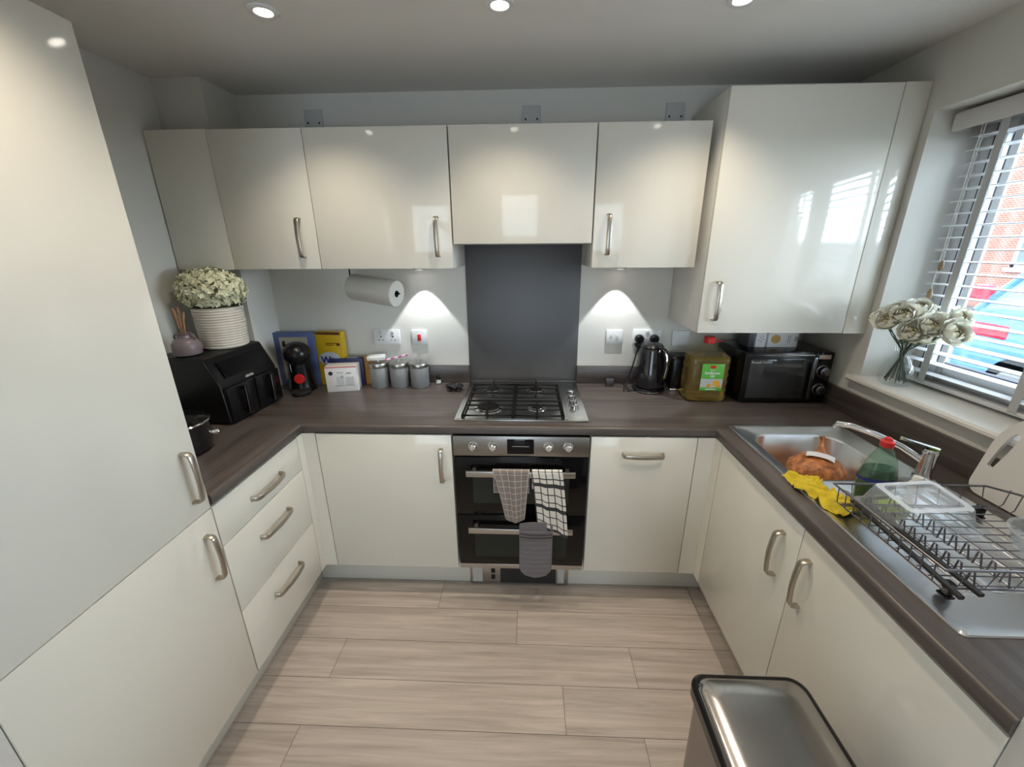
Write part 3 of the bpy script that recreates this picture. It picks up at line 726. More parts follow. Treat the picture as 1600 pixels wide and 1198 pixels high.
# onion bag in the bowl
ob = thing('net_bag', 'orange net bag of onions lying in the sink bowl', 'bag', (1.125, -0.185, WT-0.152))
NET = mat('orange_net', (0.42, 0.15, 0.045), 0.45, var=((45, 45, 45), 0.6), bump=(150, 1.0))
m = MB(); bmesh.ops.create_icosphere(m.bm, subdivisions=4, radius=1.0)
from mathutils import noise
for v in m.bm.verts:
    n = v.co.copy(); d = 1+0.07*noise.noise(n*2.4+Vector((3, 1, 2)))+0.045*noise.noise(n*5)
    v.co = Vector((n.x*0.098*d, n.y*0.080*d, n.z*0.066*d+0.068))
    if v.co.z > 0.118 : v.co.x *= 0.75
m.build('bag_body', NET, ob, sharp=80)
m = MB(); m.tube([(0.015, 0.01, 0.120), (0.022, 0.02, 0.140), (0.03, 0.035, 0.152), (0.037, 0.05, 0.172), (0.035, 0.055, 0.185)], 0.01, 10, rs=[0.036, 0.015, 0.006, 0.007, 0.010]); m.build('bag_neck', NET, ob)
m = MB(); m.grid(lambda u, v: (lambda x, y: Vector((x, y, 0.070+0.074*math.sqrt(max(0.02, 1-(x/0.104)**2-(y/0.086)**2)))))(-0.052+0.075*u+0.020*v, -0.004-0.045*u+0.026*v), 8, 6, thick=0.001); lab(m.build('paper_label', mat('white_paper', (0.70, 0.70, 0.74), 0.7), ob), 'white printed label')

# yellow cloth
m = MB()
def cl_fn(u, v):
    x = -0.036+0.085*u; y = 0.085-0.20*v
    x += 0.045*v+0.008*math.sin(v*14)
    n = noise.noise(Vector((u*3.1, v*6.0, 1.3)))+0.5*noise.noise(Vector((u*7, v*13, 4)))
    n += 0.8*abs(noise.noise(Vector((u*5+2, v*10, 9)))); z = 0.008+0.014*(1-(2*u-1)**2)*(0.6+0.6*v)+0.024*n
    return Vector((x, y, max(z, 0.0015)))
m.grid(cl_fn, 26, 44, thick=0.002)
tag(m.build('cleaning_cloth', mat('yellow_microfibre', (0.62, 0.47, 0.03), 0.95, bump=(350, 0.6)), loc=(0.895, -0.475, WT+0.0055), sharp=80), 'crumpled yellow cleaning cloth over the sink edge', 'cloth')

# washing-up liquid
wb = thing('washing_up_bottle', 'clear bottle of green washing-up liquid with red cap beside the sink bowl', 'bottle', (1.052, -0.505, WT+0.005))
m = MB(); m.lathe([(0.030, 0.001), (0.038, 0.006), (0.041, 0.05), (0.040, 0.095), (0.029, 0.14), (0.014, 0.176), (0.012, 0.186)], (0, 0, 0), 28, sx=1.28, sy=0.8, cap=False); m.build('bottle_body', clear('pale_green_plastic', (0.72, 0.84, 0.74), 0.10, (0.45, 0.6, 0.5), 0.1), wb)
m = MB(); m.lathe([(0.028, 0.003), (0.036, 0.008), (0.039, 0.05), (0.0375, 0.10), (0.034, 0.112), (0.001, 0.113)], (0, 0, 0), 28, sx=1.26, sy=0.78); m.build('liquid', mat('green_detergent', (0.006, 0.06, 0.02), 0.12), wb)
m = MB(); m.lathe([(0.016, 0.180), (0.017, 0.196), (0.010, 0.200), (0.009, 0.206), (0.006, 0.208), (0.001, 0.208)], (0, 0, 0), 20); lab(m.build('cap', RED, wb), 'red cap')
m = MB(); m.lathe([(0.0414, 0.078), (0.0412, 0.086)], (0, 0, 0), 28, sx=1.285, sy=0.81, cap=False); lab(m.build('label_band', mat('navy_print', (0.02, 0.02, 0.22), 0.4), wb), 'dark blue label edge')
# lime sponge and small white tub
m = MB(); m.box(-0.045, 0.045, -0.022, 0.022, 0, 0.026, 0.009, seg=3); tag(m.build('sponge', mat('lime_sponge', (0.36, 0.55, 0.03), 0.9, bump=(180, 0.8)), loc=(1.075, -0.552, WT+0.0055), rotz=0.1), 'lime green sponge on the drainer behind the clear tub', 'sponge')
t = thing('small_bottle', 'small white bottle top beside the tap', 'bottle', (1.228, -0.452, WT+0.0055))
m = MB(); m.lathe([(0.016, 0), (0.018, 0.003), (0.018, 0.028), (0.013, 0.034)], (0, 0, 0), 20); m.build('bottle_body', WHP, t)
m = MB(); m.lathe([(0.014, 0.034), (0.014, 0.046), (0.011, 0.050), (0.001, 0.050)], (0, 0, 0), 20); m.build('cap', WHP, t)

# dish rack
RK = mat('grey_wire', (0.20, 0.19, 0.21), 0.35, 0.8)
rk = thing('dish_rack', 'grey wire dish rack standing on the drainer', 'dish rack', (1.108, -0.726, WT+0.005))
X0, X1, Y0, Y1, ZR, ZM, ZB = -0.223, 0.228, -0.158, 0.160, 0.094, 0.070, 0.036
wr = 0.0026
def rim(x0, x1, y0, y1, z, c, r):
    pts = [(x0, y0, z), (x1-c, y0, z), (x1, y0+c, z), (x1, y1-c, z), (x1-c, y1, z), (x0, y1, z)]
    m_ = MB(); m_.tube(pts, r, 8, closed=True); return m_
rim(X0, X1, Y0, Y1, ZR, 0.045, 0.0032).build('top_rim', RK, rk)
rim(X0+0.022, X1-0.022, Y0+0.012, Y1-0.012, ZB, 0.03, 0.0028).build('lower_rim', RK, rk)
m = MB()
for k in range(11):
    yk = Y0+0.02+k*(Y1-Y0-0.04)/10
    m.tube([(X0, yk, ZR), (X0+0.005, yk, ZB+0.012), (X0+0.022, yk, ZB), (X1-0.022, yk, ZB), (X1-0.005, yk, ZB+0.012), (X1, yk, ZR)], 0.0015, 6)
m.build('cross_wires', RK, rk)
m = MB()
for k in range(7):
    xk = X0+0.05+k*(X1-X0-0.1)/6
    m.tube([(xk, Y0, ZR), (xk, Y0+0.012, ZB), (xk, Y1-0.012, ZB), (xk, Y1, ZR)], 0.0014, 6)
m.build('long_wires', RK, rk)
for xk in (X0+0.085, X0+0.155):
    m = MB(); n_ = 11; pts = []
    for k in range(n_):
        yk = Y0+0.02+k*(Y1-Y0-0.04)/(n_-1)
        pts += [(xk, yk-0.009, ZB+0.004), (xk-0.004, yk-0.003, ZB+0.040), (xk-0.004, yk+0.003, ZB+0.040), (xk, yk+0.009, ZB+0.004)]
    m.tube(pts, 0.0019, 6); m.build('plate_prongs', RK, rk)
for fx, fy in ((X0+0.062, Y1-0.002), (X0+0.055, Y0+0.028), (X1-0.045, Y1-0.01), (X1-0.045, Y0+0.028)):
    m = MB(); m.box(fx-0.010, fx+0.010, fy-0.012, fy+0.012, 0.0, 0.006, 0.002); m.box(fx-0.007, fx+0.007, fy-0.009, fy+0.009, 0.005, ZB+0.002, 0.002); m.build('foot', BLK, rk)
for xa, xb, yb2 in ((-0.166, -0.194, -0.178), (-0.136, -0.147, -0.170)):
    m = MB(); m.strap([(xa, 0.15, 0.045), ((xa+xb)/2, 0, 0.044), (xb, yb2, 0.043)], (1, 0, 0), 0.012, 0.009); lab(m.build('rail', BLKM, rk), 'black runner rail')

# clear tubs
CLR = clear('frosted_clear_plastic', (0.93, 0.95, 0.96), 0.22, (0.80, 0.86, 0.92), 0.12)
tb = thing('plastic_tub', 'clear rectangular food tub upside down in the dish rack', 'food tub', (1.055, -0.635, WT+0.005+ZB+0.004))
m = MB()
R1 = m.ring(rrect(-0.105, 0.105, -0.082, 0.082, 0.02, 0.0)); R2 = m.ring(rrect(-0.105, 0.105, -0.082, 0.082, 0.02, 0.006)); R3 = m.ring(rrect(-0.096, 0.096, -0.074, 0.074, 0.02, 0.007)); R4 = m.ring(rrect(-0.082, 0.082, -0.060, 0.060, 0.016, 0.066)); R5 = m.ring(rrect(-0.078, 0.078, -0.056, 0.056, 0.015, 0.068)); R6 = m.ring(rrect(-0.062, 0.062, -0.042, 0.042, 0.012, 0.068)); R7 = m.ring(rrect(-0.060, 0.060, -0.040, 0.040, 0.012, 0.062))
for a, b in ((R1, R2), (R2, R3), (R3, R4), (R4, R5), (R5, R6), (R6, R7)): m.bridge(a, b)
m.bm.faces.new(R7); m.build('tub_body', CLR, tb, sharp=45); tb.rotation_euler = (math.radians(6), math.radians(-3), math.radians(2))
m = MB()
A = m.ring(rrect(-0.080, 0.080, -0.058, 0.058, 0.015, 0.0685)); B = m.ring(rrect(-0.066, 0.066, -0.046, 0.046, 0.012, 0.0690)); m.bridge(A, B); m.build('base_ring', clear('milky_plastic', (0.95, 0.97, 1), 0.55, (0.78, 0.84, 0.90), 0.15), tb)
rt = thing('plastic_bowl', 'small round clear food bowl in the dish rack near the right photo edge', 'food bowl', (1.243, -0.780, WT+0.005+ZB+0.004))
m = MB(); m.lathe([(0.001, 0.001), (0.060, 0.001), (0.066, 0.004), (0.080, 0.044), (0.086, 0.046), (0.086, 0.049), (0.079, 0.048), (0.064, 0.006), (0.001, 0.003)], (0, 0, 0), 36, cap=False); m.build('bowl_body', CLR, rt)

# chopping board leaning on the sill
cb = thing('chopping_board', 'large white plastic chopping board with handle slot leaning under the window', 'chopping board', (1.405, -0.424, WT+0.004))
m = MB(); bm = m.bm
L_, H_, rc = 0.40, 0.30, 0.15
outer = []
def arc(cx, cz, r, a0, a1, n): return [(cx+r*math.cos(a0+(a1-a0)*k/n), cz+r*math.sin(a0+(a1-a0)*k/n)) for k in range(n+1)]
# in board plane: s = distance towards the viewer (0 far edge), t = height
outer = arc(0.035, 0.035, 0.035, PI, 1.5*PI, 6)+arc(L_-0.035, 0.035, 0.035, 1.5*PI, 2*PI, 6)+arc(L_-rc, H_-rc, rc, 0, PI/2, 10)+arc(rc, H_-rc, rc, PI/2, PI, 10)
slot_c = Vector((0.036, 0.150)); slot_d = Vector((0.18, 0.98)).normalized(); sp_ = Vector((-slot_d.y, slot_d.x))
inner = []
n = len(outer); ang0 = [math.atan2(p[1]-slot_c.y, p[0]-slot_c.x) for p in outer]
for a in ang0:
    d = Vector((math.cos(a), math.sin(a))); # capsule ray hit
    best = None
    for k in range(0, 200):
        t_ = 0.0005*k; q = d*t_; al = max(-0.048, min(0.048, q.dot(slot_d))); dist = (q-slot_d*al).length
        if dist > 0.0115: best = t_; break
    inner.append(slot_c+d*(best or 0.02))
def P3(p, off): return Vector((off+0.16*0.0, -p[0], p[1]))
th = 0.011
Of = m.ring([P3(p, 0) for p in outer]); Ob = m.ring([P3(p, th) for p in outer]); If = m.ring([P3(p, 0) for p in inner]); Ib = m.ring([P3(p, th) for p in inner])
m.bridge(Of, If); m.bridge(Ob, Ib); m.bridge(Of, Ob); m.bridge(If, Ib)
m.build('board', mat('white_chopping_plastic', (0.68, 0.66, 0.63), 0.4, bump=(120, 0.1)), cb)
cb.rotation_euler = (0, math.radians(10), 0)

# ------------------------------------------------------------ left worktop objects
af = thing('air_fryer', 'large black dual-drawer air fryer in the left worktop corner', 'air fryer', (-1.252, 0.150, WT), math.radians(90-4))
# local: front at y=0 facing -y (world +x), x = width
w2 = 0.174; D = 0.285
m = MB()
m.prism([(-0.012, 0.008), (0.004, 0.175), (0.010, 0.200), (0.055, 0.292), (0.065, 0.297), (D, 0.297), (D, 0.008)], 'x', -w2, w2)
bmesh.ops.bevel(m.bm, geom=[e for e in m.bm.edges if abs((e.verts[0].co-e.verts[1].co).x) < 1e-4], offset=0.006, segments=3, affect='EDGES')
m.build('body', mat('satin_black', (0.005, 0.005, 0.0055), 0.32, spec=0.3), af, sharp=30)
for s_ in (-1, 1):
    m = MB(); a, b = sorted((s_*0.004, s_*(w2-0.010))); m.box(a, b, -0.018, 0.010, 0.012, 0.165, 0.004); dr = m.build('drawer', BLK, af)
    c_ = (a+b)/2
    m = MB(); m.box(c_-0.013, c_+0.013, -0.045, -0.032, 0.030, 0.158, 0.005); m.box(c_-0.010, c_+0.010, -0.034, -0.004, 0.140, 0.156, 0.003); m.box(c_-0.010, c_+0.010, -0.034, -0.004, 0.034, 0.05, 0.003); h = m.build('handle', BLK, dr)
    m = MB(); m.strap([(c_-0.0135, -0.0455, 0.158), (c_-0.0135, -0.0455, 0.030), (c_+0.010, -0.0455, 0.030)], (0, 1, 0), 0.003, 0.0025); m.build('handle_trim', CHROME, h)
m = MB(); m.box(-0.13, 0.13, -0.0002, 0.001, 0, 0.075); pn = m.build('touch_panel', BLKG, af, loc=(0, 0.0035, 0.203)); pn.rotation_euler = (math.radians(-28), 0, 0)
m = MB()
for k in range(5): m.box(-0.024+k*0.010, -0.017+k*0.010, 0.0015, 0.006, 0.173, 0.181+0.002*(k % 2))
m.build('silver_mark', mat('silver_print', (0.5, 0.5, 0.5), 0.3), af)
for fx in (-0.14, 0.14):
    for fy in (0.03, D-0.03):
        m = MB(); m.cyl((fx, fy, 0), 0.012, 0.009, seg=12); m.build('foot', BLKM, af)

# ribbed pot with hydrangea
wp = thing('plant_pot', 'large ribbed white ceramic pot on top of the air fryer', 'plant pot', (-1.388, 0.222, WT+0.2985))
m = MB(); prof = [(0.001, 0), (0.088, 0), (0.092, 0.004)]
for k in range(60): z = 0.006+k*0.0029; prof.append((0.093+0.007*z/0.18+0.0016*math.sin(k*PI/2), z))
prof += [(0.101, 0.182), (0.096, 0.184), (0.092, 0.178), (0.088, 0.02), (0.001, 0.02)]
m.lathe(prof, (0, 0, 0), 48, cap=False); m.build('pot_body', mat('ribbed_ceramic', (0.66, 0.61, 0.53), 0.55), wp, sharp=60)
fh = thing('hydrangea', 'cream artificial hydrangea bloom filling the ribbed white pot', 'flowers', (-1.398, 0.222, WT+0.2985+0.190))
PET = mat('cream_petal', (0.74, 0.74, 0.52), 0.7, var=((40, 40, 40), 0.25))
m = MB()
def floret(mb, c, nrm, s):
    n = nrm.normalized(); a = n.cross(Vector((random.uniform(-1, 1), random.uniform(-1, 1), 0.3))).normalized(); b = n.cross(a)
    cc = mb.bm.verts.new(c)
    for k in range(4):
        an = PI/2*k; d = a*math.cos(an)+b*math.sin(an); e = a*math.cos(an+PI/2)+b*math.sin(an+PI/2)
        p1 = mb.bm.verts.new(c+d*s*0.55+e*s*0.42*-1+n*s*0.15); p2 = mb.bm.verts.new(c+d*s+n*s*random.uniform(0.1, 0.5)); p3 = mb.bm.verts.new(c+d*s*0.55+e*s*0.42+n*s*0.15)
        mb.bm.faces.new((cc, p1, p2, p3))
for k in range(1150):
    t_ = random.uniform(-0.55, 1); a = random.uniform(0, 2*PI); rr = math.sqrt(1-t_*t_)
    d = Vector((rr*math.cos(a), rr*math.sin(a), t_)); k2 = random.uniform(0.86, 1.03)*(1+0.06*noise.noise(d*3))
    floret(m, Vector((d.x*0.138*k2, d.y*0.118*k2, 0.060+d.z*0.098*k2)), d+Vector([random.uniform(-.4, .4) for _ in range(3)]), random.uniform(0.011, 0.016))
m.build('flower_head', PET, fh, recalc=False)
m = MB(); m.ball((0, 0, 0.05), 1, 20, 12, sc=(0.120, 0.105, 0.070)); m.build('flower_core', mat('dull_green', (0.26, 0.27, 0.14), 0.9), fh)  # duller green core filling the gaps behind the petals
m = MB(); m.tube([(0, 0, -0.14), (0, 0, 0.02)], 0.01, 8); m.build('stem', mat('stem_green', (0.10, 0.14, 0.05), 0.8), fh)
# mauve vase with reeds
mv = thing('reed_vase', 'small mauve two-handled vase on the left edge of the air fryer', 'vase', (-1.428, 0.050, WT+0.2985))
MAU = mat('mauve_glaze', (0.185, 0.145, 0.155), 0.3)
m = MB(); m.lathe([(0.001, 0), (0.040, 0), (0.050, 0.006), (0.054, 0.030), (0.052, 0.052), (0.040, 0.068), (0.026, 0.076), (0.024, 0.086), (0.030, 0.094), (0.026, 0.095), (0.021, 0.085), (0.001, 0.08)], (0, 0, 0), 32, cap=False); m.build('vase_body', MAU, mv)
for s_ in (-1, 1):
    m = MB(); m.tube([(s_*0.024, 0, 0.086), (s_*0.040, 0, 0.088), (s_*0.046, 0, 0.076), (s_*0.040, 0, 0.066)], 0.004, 8); m.build('lug', MAU, mv)
for k in range(7):
    m = MB(); a = k*0.9; m.tube([(0.006*math.cos(a), 0.006*math.sin(a), 0.08), (0.013*math.cos(a)+0.0, 0.012*math.sin(a), 0.14), (0.022*math.cos(a)+0.0, 0.016*math.sin(a), 0.175+0.005*k)], 0.003, 6, rs=[0.0015, 0.0025, 0.0035]); m.build('dried_reed', mat('dry_reed', (0.34, 0.20, 0.12), 0.9), mv)

# slow cooker / pan
pn = thing('cooking_pot', 'glossy black lidded cooking pot partly hidden behind the tall housing', 'pot', (-1.278, -0.262, WT))
m = MB(); m.lathe([(0.001, 0.004), (0.085, 0.004), (0.100, 0.012), (0.108, 0.060), (0.106, 0.108), (0.110, 0.118)], (0, 0, 0), 40, cap=False); m.build('pot_body', mat('gloss_black_enamel', (0.008, 0.008, 0.009), 0.1, coat=0.6), pn)
m = MB(); m.lathe([(0.110, 0.117), (0.113, 0.121), (0.110, 0.125)], (0, 0, 0), 40, cap=False); m.build('rim', CHROME, pn)
m = MB(); m.lathe([(0.110, 0.123), (0.095, 0.136), (0.05, 0.148), (0.018, 0.150)], (0, 0, 0), 40, cap=True); ld = m.build('lid', BLKG, pn)
m = MB(); m.lathe([(0.008, 0.149), (0.008, 0.160), (0.018, 0.164), (0.017, 0.172), (0.001, 0.174)], (0, 0, 0), 20, cap=False); m.build('lid_knob', BLK, ld)
m = MB(); m.lathe([(0.010, 0.100), (0.010, 0.125), (0.008, 0.128)], (0, 0, 0.058), 16, axis='x'); dk = m.build('dial', CHROME, pn); dk.rotation_euler = (0, 0, math.radians(32))

# capsule coffee machine
cm = thing('coffee_machine', 'black capsule coffee machine with a round red disc, beside the air fryer', 'coffee machine', (-1.186, 0.438, WT), math.radians(12))
m = MB(); m.lathe([(0.001, 0.001), (0.071, 0.001), (0.073, 0.008), (0.070, 0.020), (0.064, 0.06), (0.063, 0.12), (0.064, 0.17), (0.06, 0.20)], (-0.005, 0.015, 0), 32, sx=0.95, sy=1.0, cap=False); m.build('stand', BLK, cm)
m = MB(); m.ball((0.0, -0.008, 0.205), 1, 28, 18, sc=(0.070, 0.074, 0.064)); hd = m.build('head', BLK, cm)
m = MB(); m.box(-0.062, -0.05, -0.01, 0.006, 0.245, 0.274, 0.003); m.build('lever', BLK, hd)
m = MB(); m.ball((0.026, -0.068, 0.232), 0.004, 8, 6); m.ball((0.036, -0.062, 0.226), 0.003, 8, 6); m.ball((0.046, -0.058, 0.205), 0.004, 8, 6); m.build('indicator', CHROME, hd)
m = MB(); m.lathe([(0.001, -0.012), (0.024, -0.012), (0.026, -0.006), (0.026, 0.0)], (0.008, -0.050, 0.080), 28, axis='y', cap=True); lab(m.build('capsule_disc', RED, cm), 'round red disc')
m = MB(); m.lathe([(0.001, 0.004), (0.045, 0.004), (0.047, 0.008), (0.047, 0.022), (0.042, 0.024), (0.001, 0.024)], (0.012, -0.070, 0), 28, cap=False); m.build('drip_tray', BLKM, cm)
m = MB(); m.strap([(-0.034, -0.034, 0.012), (-0.028, -0.040, 0.10), (-0.030, -0.045, 0.165)], (1, 0, 0), 0.004, 0.003); m.build('trim_strip', GRYP, cm)

# boxes and packets
def carton(name, label, loc, rotz, w, d, h, m_, cat='box', parts=()):
    t = thing(name, label, cat, loc, rotz)
    m = MB(); m.box(-w/2, w/2, 0, d, 0, h, 0.0012); m.build('carton', m_, t); return t
PRT = lambda n, c: mat(n, c, 0.45)
CBL = mat('pale_blue_card', (0.10, 0.14, 0.32), 0.4)
t = carton('gift_box', 'pale blue window-fronted carton behind the coffee machine', (-1.245, 0.527, WT), math.radians(2), 0.222, 0.042, 0.297, CBL)
m = MB(); m.box(-0.080, 0.072, -0.0012, 0.0005, 0.03, 0.272); m.build('carton_window', mat('beige_card', (0.48, 0.44, 0.36), 0.35), t)
m = MB(); m.box(0.1107, 0.1117, 0.003, 0.039, 0.01, 0.290); m.build('side_print', mat('light_blue_card', (0.22, 0.33, 0.62), 0.4), t)
YEL = mat('yellow_card', (0.62, 0.40, 0.01), 0.4)
t = carton('cereal_box', 'yellow cereal carton with blue lettering against the back wall', (-1.055, 0.528, WT), math.radians(-4), 0.150, 0.046, 0.300, YEL)
m = MB(); m.box(-0.07, 0.07, -0.001, 0.0005, 0.285, 0.299); m.build('top_band', mat('brown_print', (0.10, 0.03, 0.01), 0.5), t)
m = MB(); m.box(-0.02, 0.045, -0.0012, 0.0005, 0.236, 0.240); m.box(-0.02, 0.025, -0.0012, 0.0005, 0.226, 0.230); m.box(0.044, 0.062, -0.0012, 0.0005, 0.225, 0.240); m.build('small_print', mat('brown_print', (0.10, 0.03, 0.01), 0.5), t)
m = MB(); m.lathe([(0.001, -0.0014), (0.052, -0.0014), (0.052, 0)], (-0.005, 0, 0.148), 28, axis='y', sx=1.2, sy=0.8); m.build('print_patch', mat('pale_print', (0.5, 0.53, 0.6), 0.4), t)
text('box_lettering', 'W', 0.055, mat('navy_print', (0.02, 0.02, 0.22), 0.4), t, (-0.028, -0.002, 0.142), bold=0.0015)
WHC = mat('white_card', (0.74, 0.73, 0.73), 0.4)
t = carton('appliance_box', 'white carton printed with a black dot and grey drawings, left of the canisters', (-0.958, 0.418, WT), math.radians(10), 0.160, 0.085, 0.138, WHC)
m = MB(); m.box(-0.079, 0.079, -0.001, 0.0005, 0.133, 0.1375); m.build('red_edge', RED, t)
m = MB(); m.lathe([(0.001, -0.0012), (0.011, -0.0012), (0.011, 0)], (-0.052, 0, 0.103), 24, axis='y'); m.build('black_dot', BLKM, t)
GPR = mat('grey_print', (0.36, 0.38, 0.38), 0.5)
m = MB(); m.box(-0.026, 0.012, -0.0012, 0.0003, 0.036, 0.086); m.box(0.022, 0.062, -0.0012, 0.0003, 0.036, 0.082); m.build('drawing_panel', mat('pale_grey_print', (0.54, 0.56, 0.56), 0.5), t)
m = MB(); m.box(-0.036, 0.015, -0.0016, 0.0003, 0.031, 0.035); m.box(0.020, 0.064, -0.0016, 0.0003, 0.033, 0.036); m.box(-0.002, 0.010, -0.0016, 0.0003, 0.076, 0.090); m.box(-0.022, 0.012, -0.0016, 0.0003, 0.104, 0.109); m.box(0.026, 0.052, -0.0016, 0.0003, 0.098, 0.106); m.build('drawing_lines', GPR, t)
t = carton('food_packet', 'dark navy carton with coloured print standing behind the white carton', (-0.968, 0.512, WT), math.radians(6), 0.180, 0.050, 0.156, mat('navy_card', (0.02, 0.025, 0.11), 0.4))
m = MB(); m.box(-0.06, -0.03, 0.008, 0.04, 0.1555, 0.1568); m.box(0.0, 0.06, 0.012, 0.034, 0.1555, 0.1568); m.build('top_print', mat('pale_print', (0.5, 0.53, 0.6), 0.4), t)
t = carton('food_packet', 'orange packet between the navy carton and first canister', (-0.862, 0.548, WT), 0, 0.048, 0.028, 0.158, mat('orange_card', (0.55, 0.27, 0.06), 0.5))

# canisters
GCAN = mat('grey_enamel', (0.235, 0.25, 0.255), 0.38)
def canister(loc, label):
    t = thing('storage_canister', label, 'canister', loc, 0, 'grey canisters by the back wall')
    m = MB(); m.lathe([(0.001, 0.0), (0.049, 0.0), (0.051, 0.003), (0.051, 0.118), (0.050, 0.120)], (0, 0, 0), 36, cap=False); m.build('canister_body', GCAN, t)
    m = MB(); m.lathe([(0.0515, 0.112), (0.0525, 0.114), (0.0525, 0.134), (0.050, 0.138), (0.001, 0.139)], (0, 0, 0), 36, cap=False); ld = m.build('lid', STEEL, t)
    m = MB(); m.lathe([(0.005, 0.138), (0.004, 0.146), (0.007, 0.150), (0.001, 0.152)], (0, 0, 0), 16, cap=False); m.build('lid_knob', CHROME, ld)
    return t
c0 = canister((-0.790, 0.520, WT), 'grey metal-lidded canister nearest the white carton, packet on its lid')
copy_tree(c0, (-0.680, 0.522, WT), None, 'middle grey canister with a pink striped stick on its lid')
copy_tree(c0, (-0.567, 0.522, WT), None, 'grey metal-lidded canister nearest the hob, bare lid')
m = MB(); m.box(-0.05, 0.045, -0.035, 0.03, 0.0, 0.022, 0.005, rot=Matrix.Rotation(0.25, 3, 'Z')); tag(m.build('snack_packet', mat('white_wrapper', (0.66, 0.66, 0.64), 0.35, bump=(60, 0.8)), loc=(-0.795, 0.520, WT+0.1525)), 'small white wrapped packet lying on the first canister lid', 'packet')
st = thing('striped_stick', 'pink and white striped stick lying across the middle canister lid', 'stick', (-0.680, 0.500, WT+0.157))
m = MB(); n_ = 12
m.tube([(-0.062+0.124*k/n_, 0.0, -0.004+0.030*k/n_) for k in range(n_+1)], 0.0055, 8)
for f in m.bm.faces:
    c = f.calc_center_median(); f.material_index = int((c.x+0.07)/0.0207) % 2
m.build('stick', [mat('pink_plastic', (0.62, 0.12, 0.35), 0.4), WHP], st)

# tiny bottle and black clip thing
t = thing('tiny_bottle', 'tiny dark bottle with white label against the upstand left of the hob', 'bottle', (-0.474, 0.560, WT))
m = MB(); m.lathe([(0.001, 0), (0.013, 0), (0.013, 0.030), (0.007, 0.036), (0.007, 0.040)], (0, 0, 0), 18, cap=False); m.build('bottle_body', BLK, t)
m = MB(); m.lathe([(0.0133, 0.004), (0.0133, 0.026)], (0, 0, 0), 18, cap=False); m.build('bottle_label', WHP, t)
m = MB(); m.lathe([(0.010, 0.038), (0.010, 0.054), (0.001, 0.055)], (0, 0, 0), 18); m.build('cap', BLKM, t)
t = thing('digital_timer', 'small round black gadget on three stubby legs left of the hob', 'gadget', (-0.365, 0.455, WT))
m = MB(); m.lathe([(0.001, 0.012), (0.036, 0.014), (0.042, 0.022), (0.040, 0.030), (0.020, 0.037), (0.001, 0.038)], (0, 0, 0), 28, sx=1.15, sy=0.8, cap=False); b_ = m.build('gadget_body', BLK, t)
for a in (-0.025, 0.0, 0.026):
    m = MB(); m.tube([(a, -0.018, 0.018), (a-0.004, -0.026, 0.002)], 0.0055, 8); m.build('leg', BLKM, t)
m = MB(); m.ball((0.012, -0.005, 0.036), 0.007, 12, 8, sc=(1, 1, 0.5)); m.build('button', CHROME, t)

# kitchen roll on its holder
kr = thing('kitchen_roll', 'kitchen roll in a clear wrapper hung under the wide wall cabinet', 'kitchen roll', (-0.735, 0.440, 1.462))
m = MB(); m.lathe([(0.016, -0.128), (0.062, -0.128), (0.064, -0.122), (0.064, 0.122), (0.062, 0.128), (0.016, 0.128)], (0, 0, 0), 36, axis='x', cap=False); m.build('paper', mat('kitchen_paper', (0.68, 0.66, 0.60), 0.6, bump=(150, 0.2)), kr)
m = MB(); m.lathe([(0.018, -0.13), (0.016, 0.13)], (0, 0, 0), 20, axis='x', cap=False); m.build('core', mat('dark_core', (0.05, 0.04, 0.035), 0.9), kr)
m = MB(); m.lathe([(0.0655, -0.130), (0.0655, 0.136), (0.069, 0.139)], (0, 0, 0), 36, axis='x', cap=False); m.build('wrapper', clear('wrapper_film', (0.97, 0.97, 0.97), 0.05, (0.9, 0.9, 0.9), 0.08), kr)
kr.rotation_euler = (0, math.radians(6), math.radians(-18))
kh = thing('roll_holder', 'black wire roll holder fixed under the wide wall cabinet', 'holder', (-0.735, 0.452, ZW0))
m = MB(); m.box(-0.132, 0.132, -0.012, 0.012, -0.004, 0.0); m.build('mount', BLK, kh)
m = MB(); m.tube([(-0.138, 0.04, -0.002), (-0.138, 0.04, -0.09), (-0.134, 0.042, -0.096), (0.134, -0.041, -0.124)], 0.004, 8); m.build('arm', BLK, kh)

# ------------------------------------------------------------ right of the hob
kt = thing('kettle', 'glossy black electric kettle with shiny handle on the right of the hob', 'kettle', (0.672, 0.487, WT))
m = MB(); m.lathe([(0.001, 0), (0.080, 0.0), (0.084, 0.006), (0.082, 0.016), (0.070, 0.022)], (0, 0, 0), 36, cap=False); bs = m.build('kettle_base', BLK, kt)
m = MB(); m.lathe([(0.0845, 0.006), (0.0845, 0.0095)], (0, 0, 0), 36, cap=False); m.build('base_trim', CHROME, bs)
m = MB(); m.lathe([(0.070, 0.022), (0.076, 0.034), (0.0755, 0.08), (0.070, 0.15), (0.062, 0.215), (0.058, 0.232)], (0, 0, 0), 40, cap=False); m.build('kettle_body', mat('gloss_black_plastic', (0.010, 0.010, 0.012), 0.08, coat=0.5), kt)
m = MB(); m.lathe([(0.058, 0.230), (0.059, 0.238), (0.050, 0.250), (0.020, 0.257), (0.001, 0.258)], (0, 0, 0), 36, cap=False); m.build('lid', BLK, kt)
m = MB(); m.prism([(-0.050, 0.236), (-0.050, 0.170), (-0.064, 0.205), (-0.094, 0.240)], 'y', -0.020, 0.020); m.build('spout', BLK, kt)
m = MB(); pts = [(0.048, -0.02, 0.244), (0.082, -0.034, 0.236), (0.100, -0.042, 0.200), (0.104, -0.044, 0.150), (0.094, -0.040, 0.095), (0.070, -0.030, 0.062)]
m.strap(pts, (0.4, 0.9, 0), 0.024, 0.013); m.build('handle', BLK, kt)
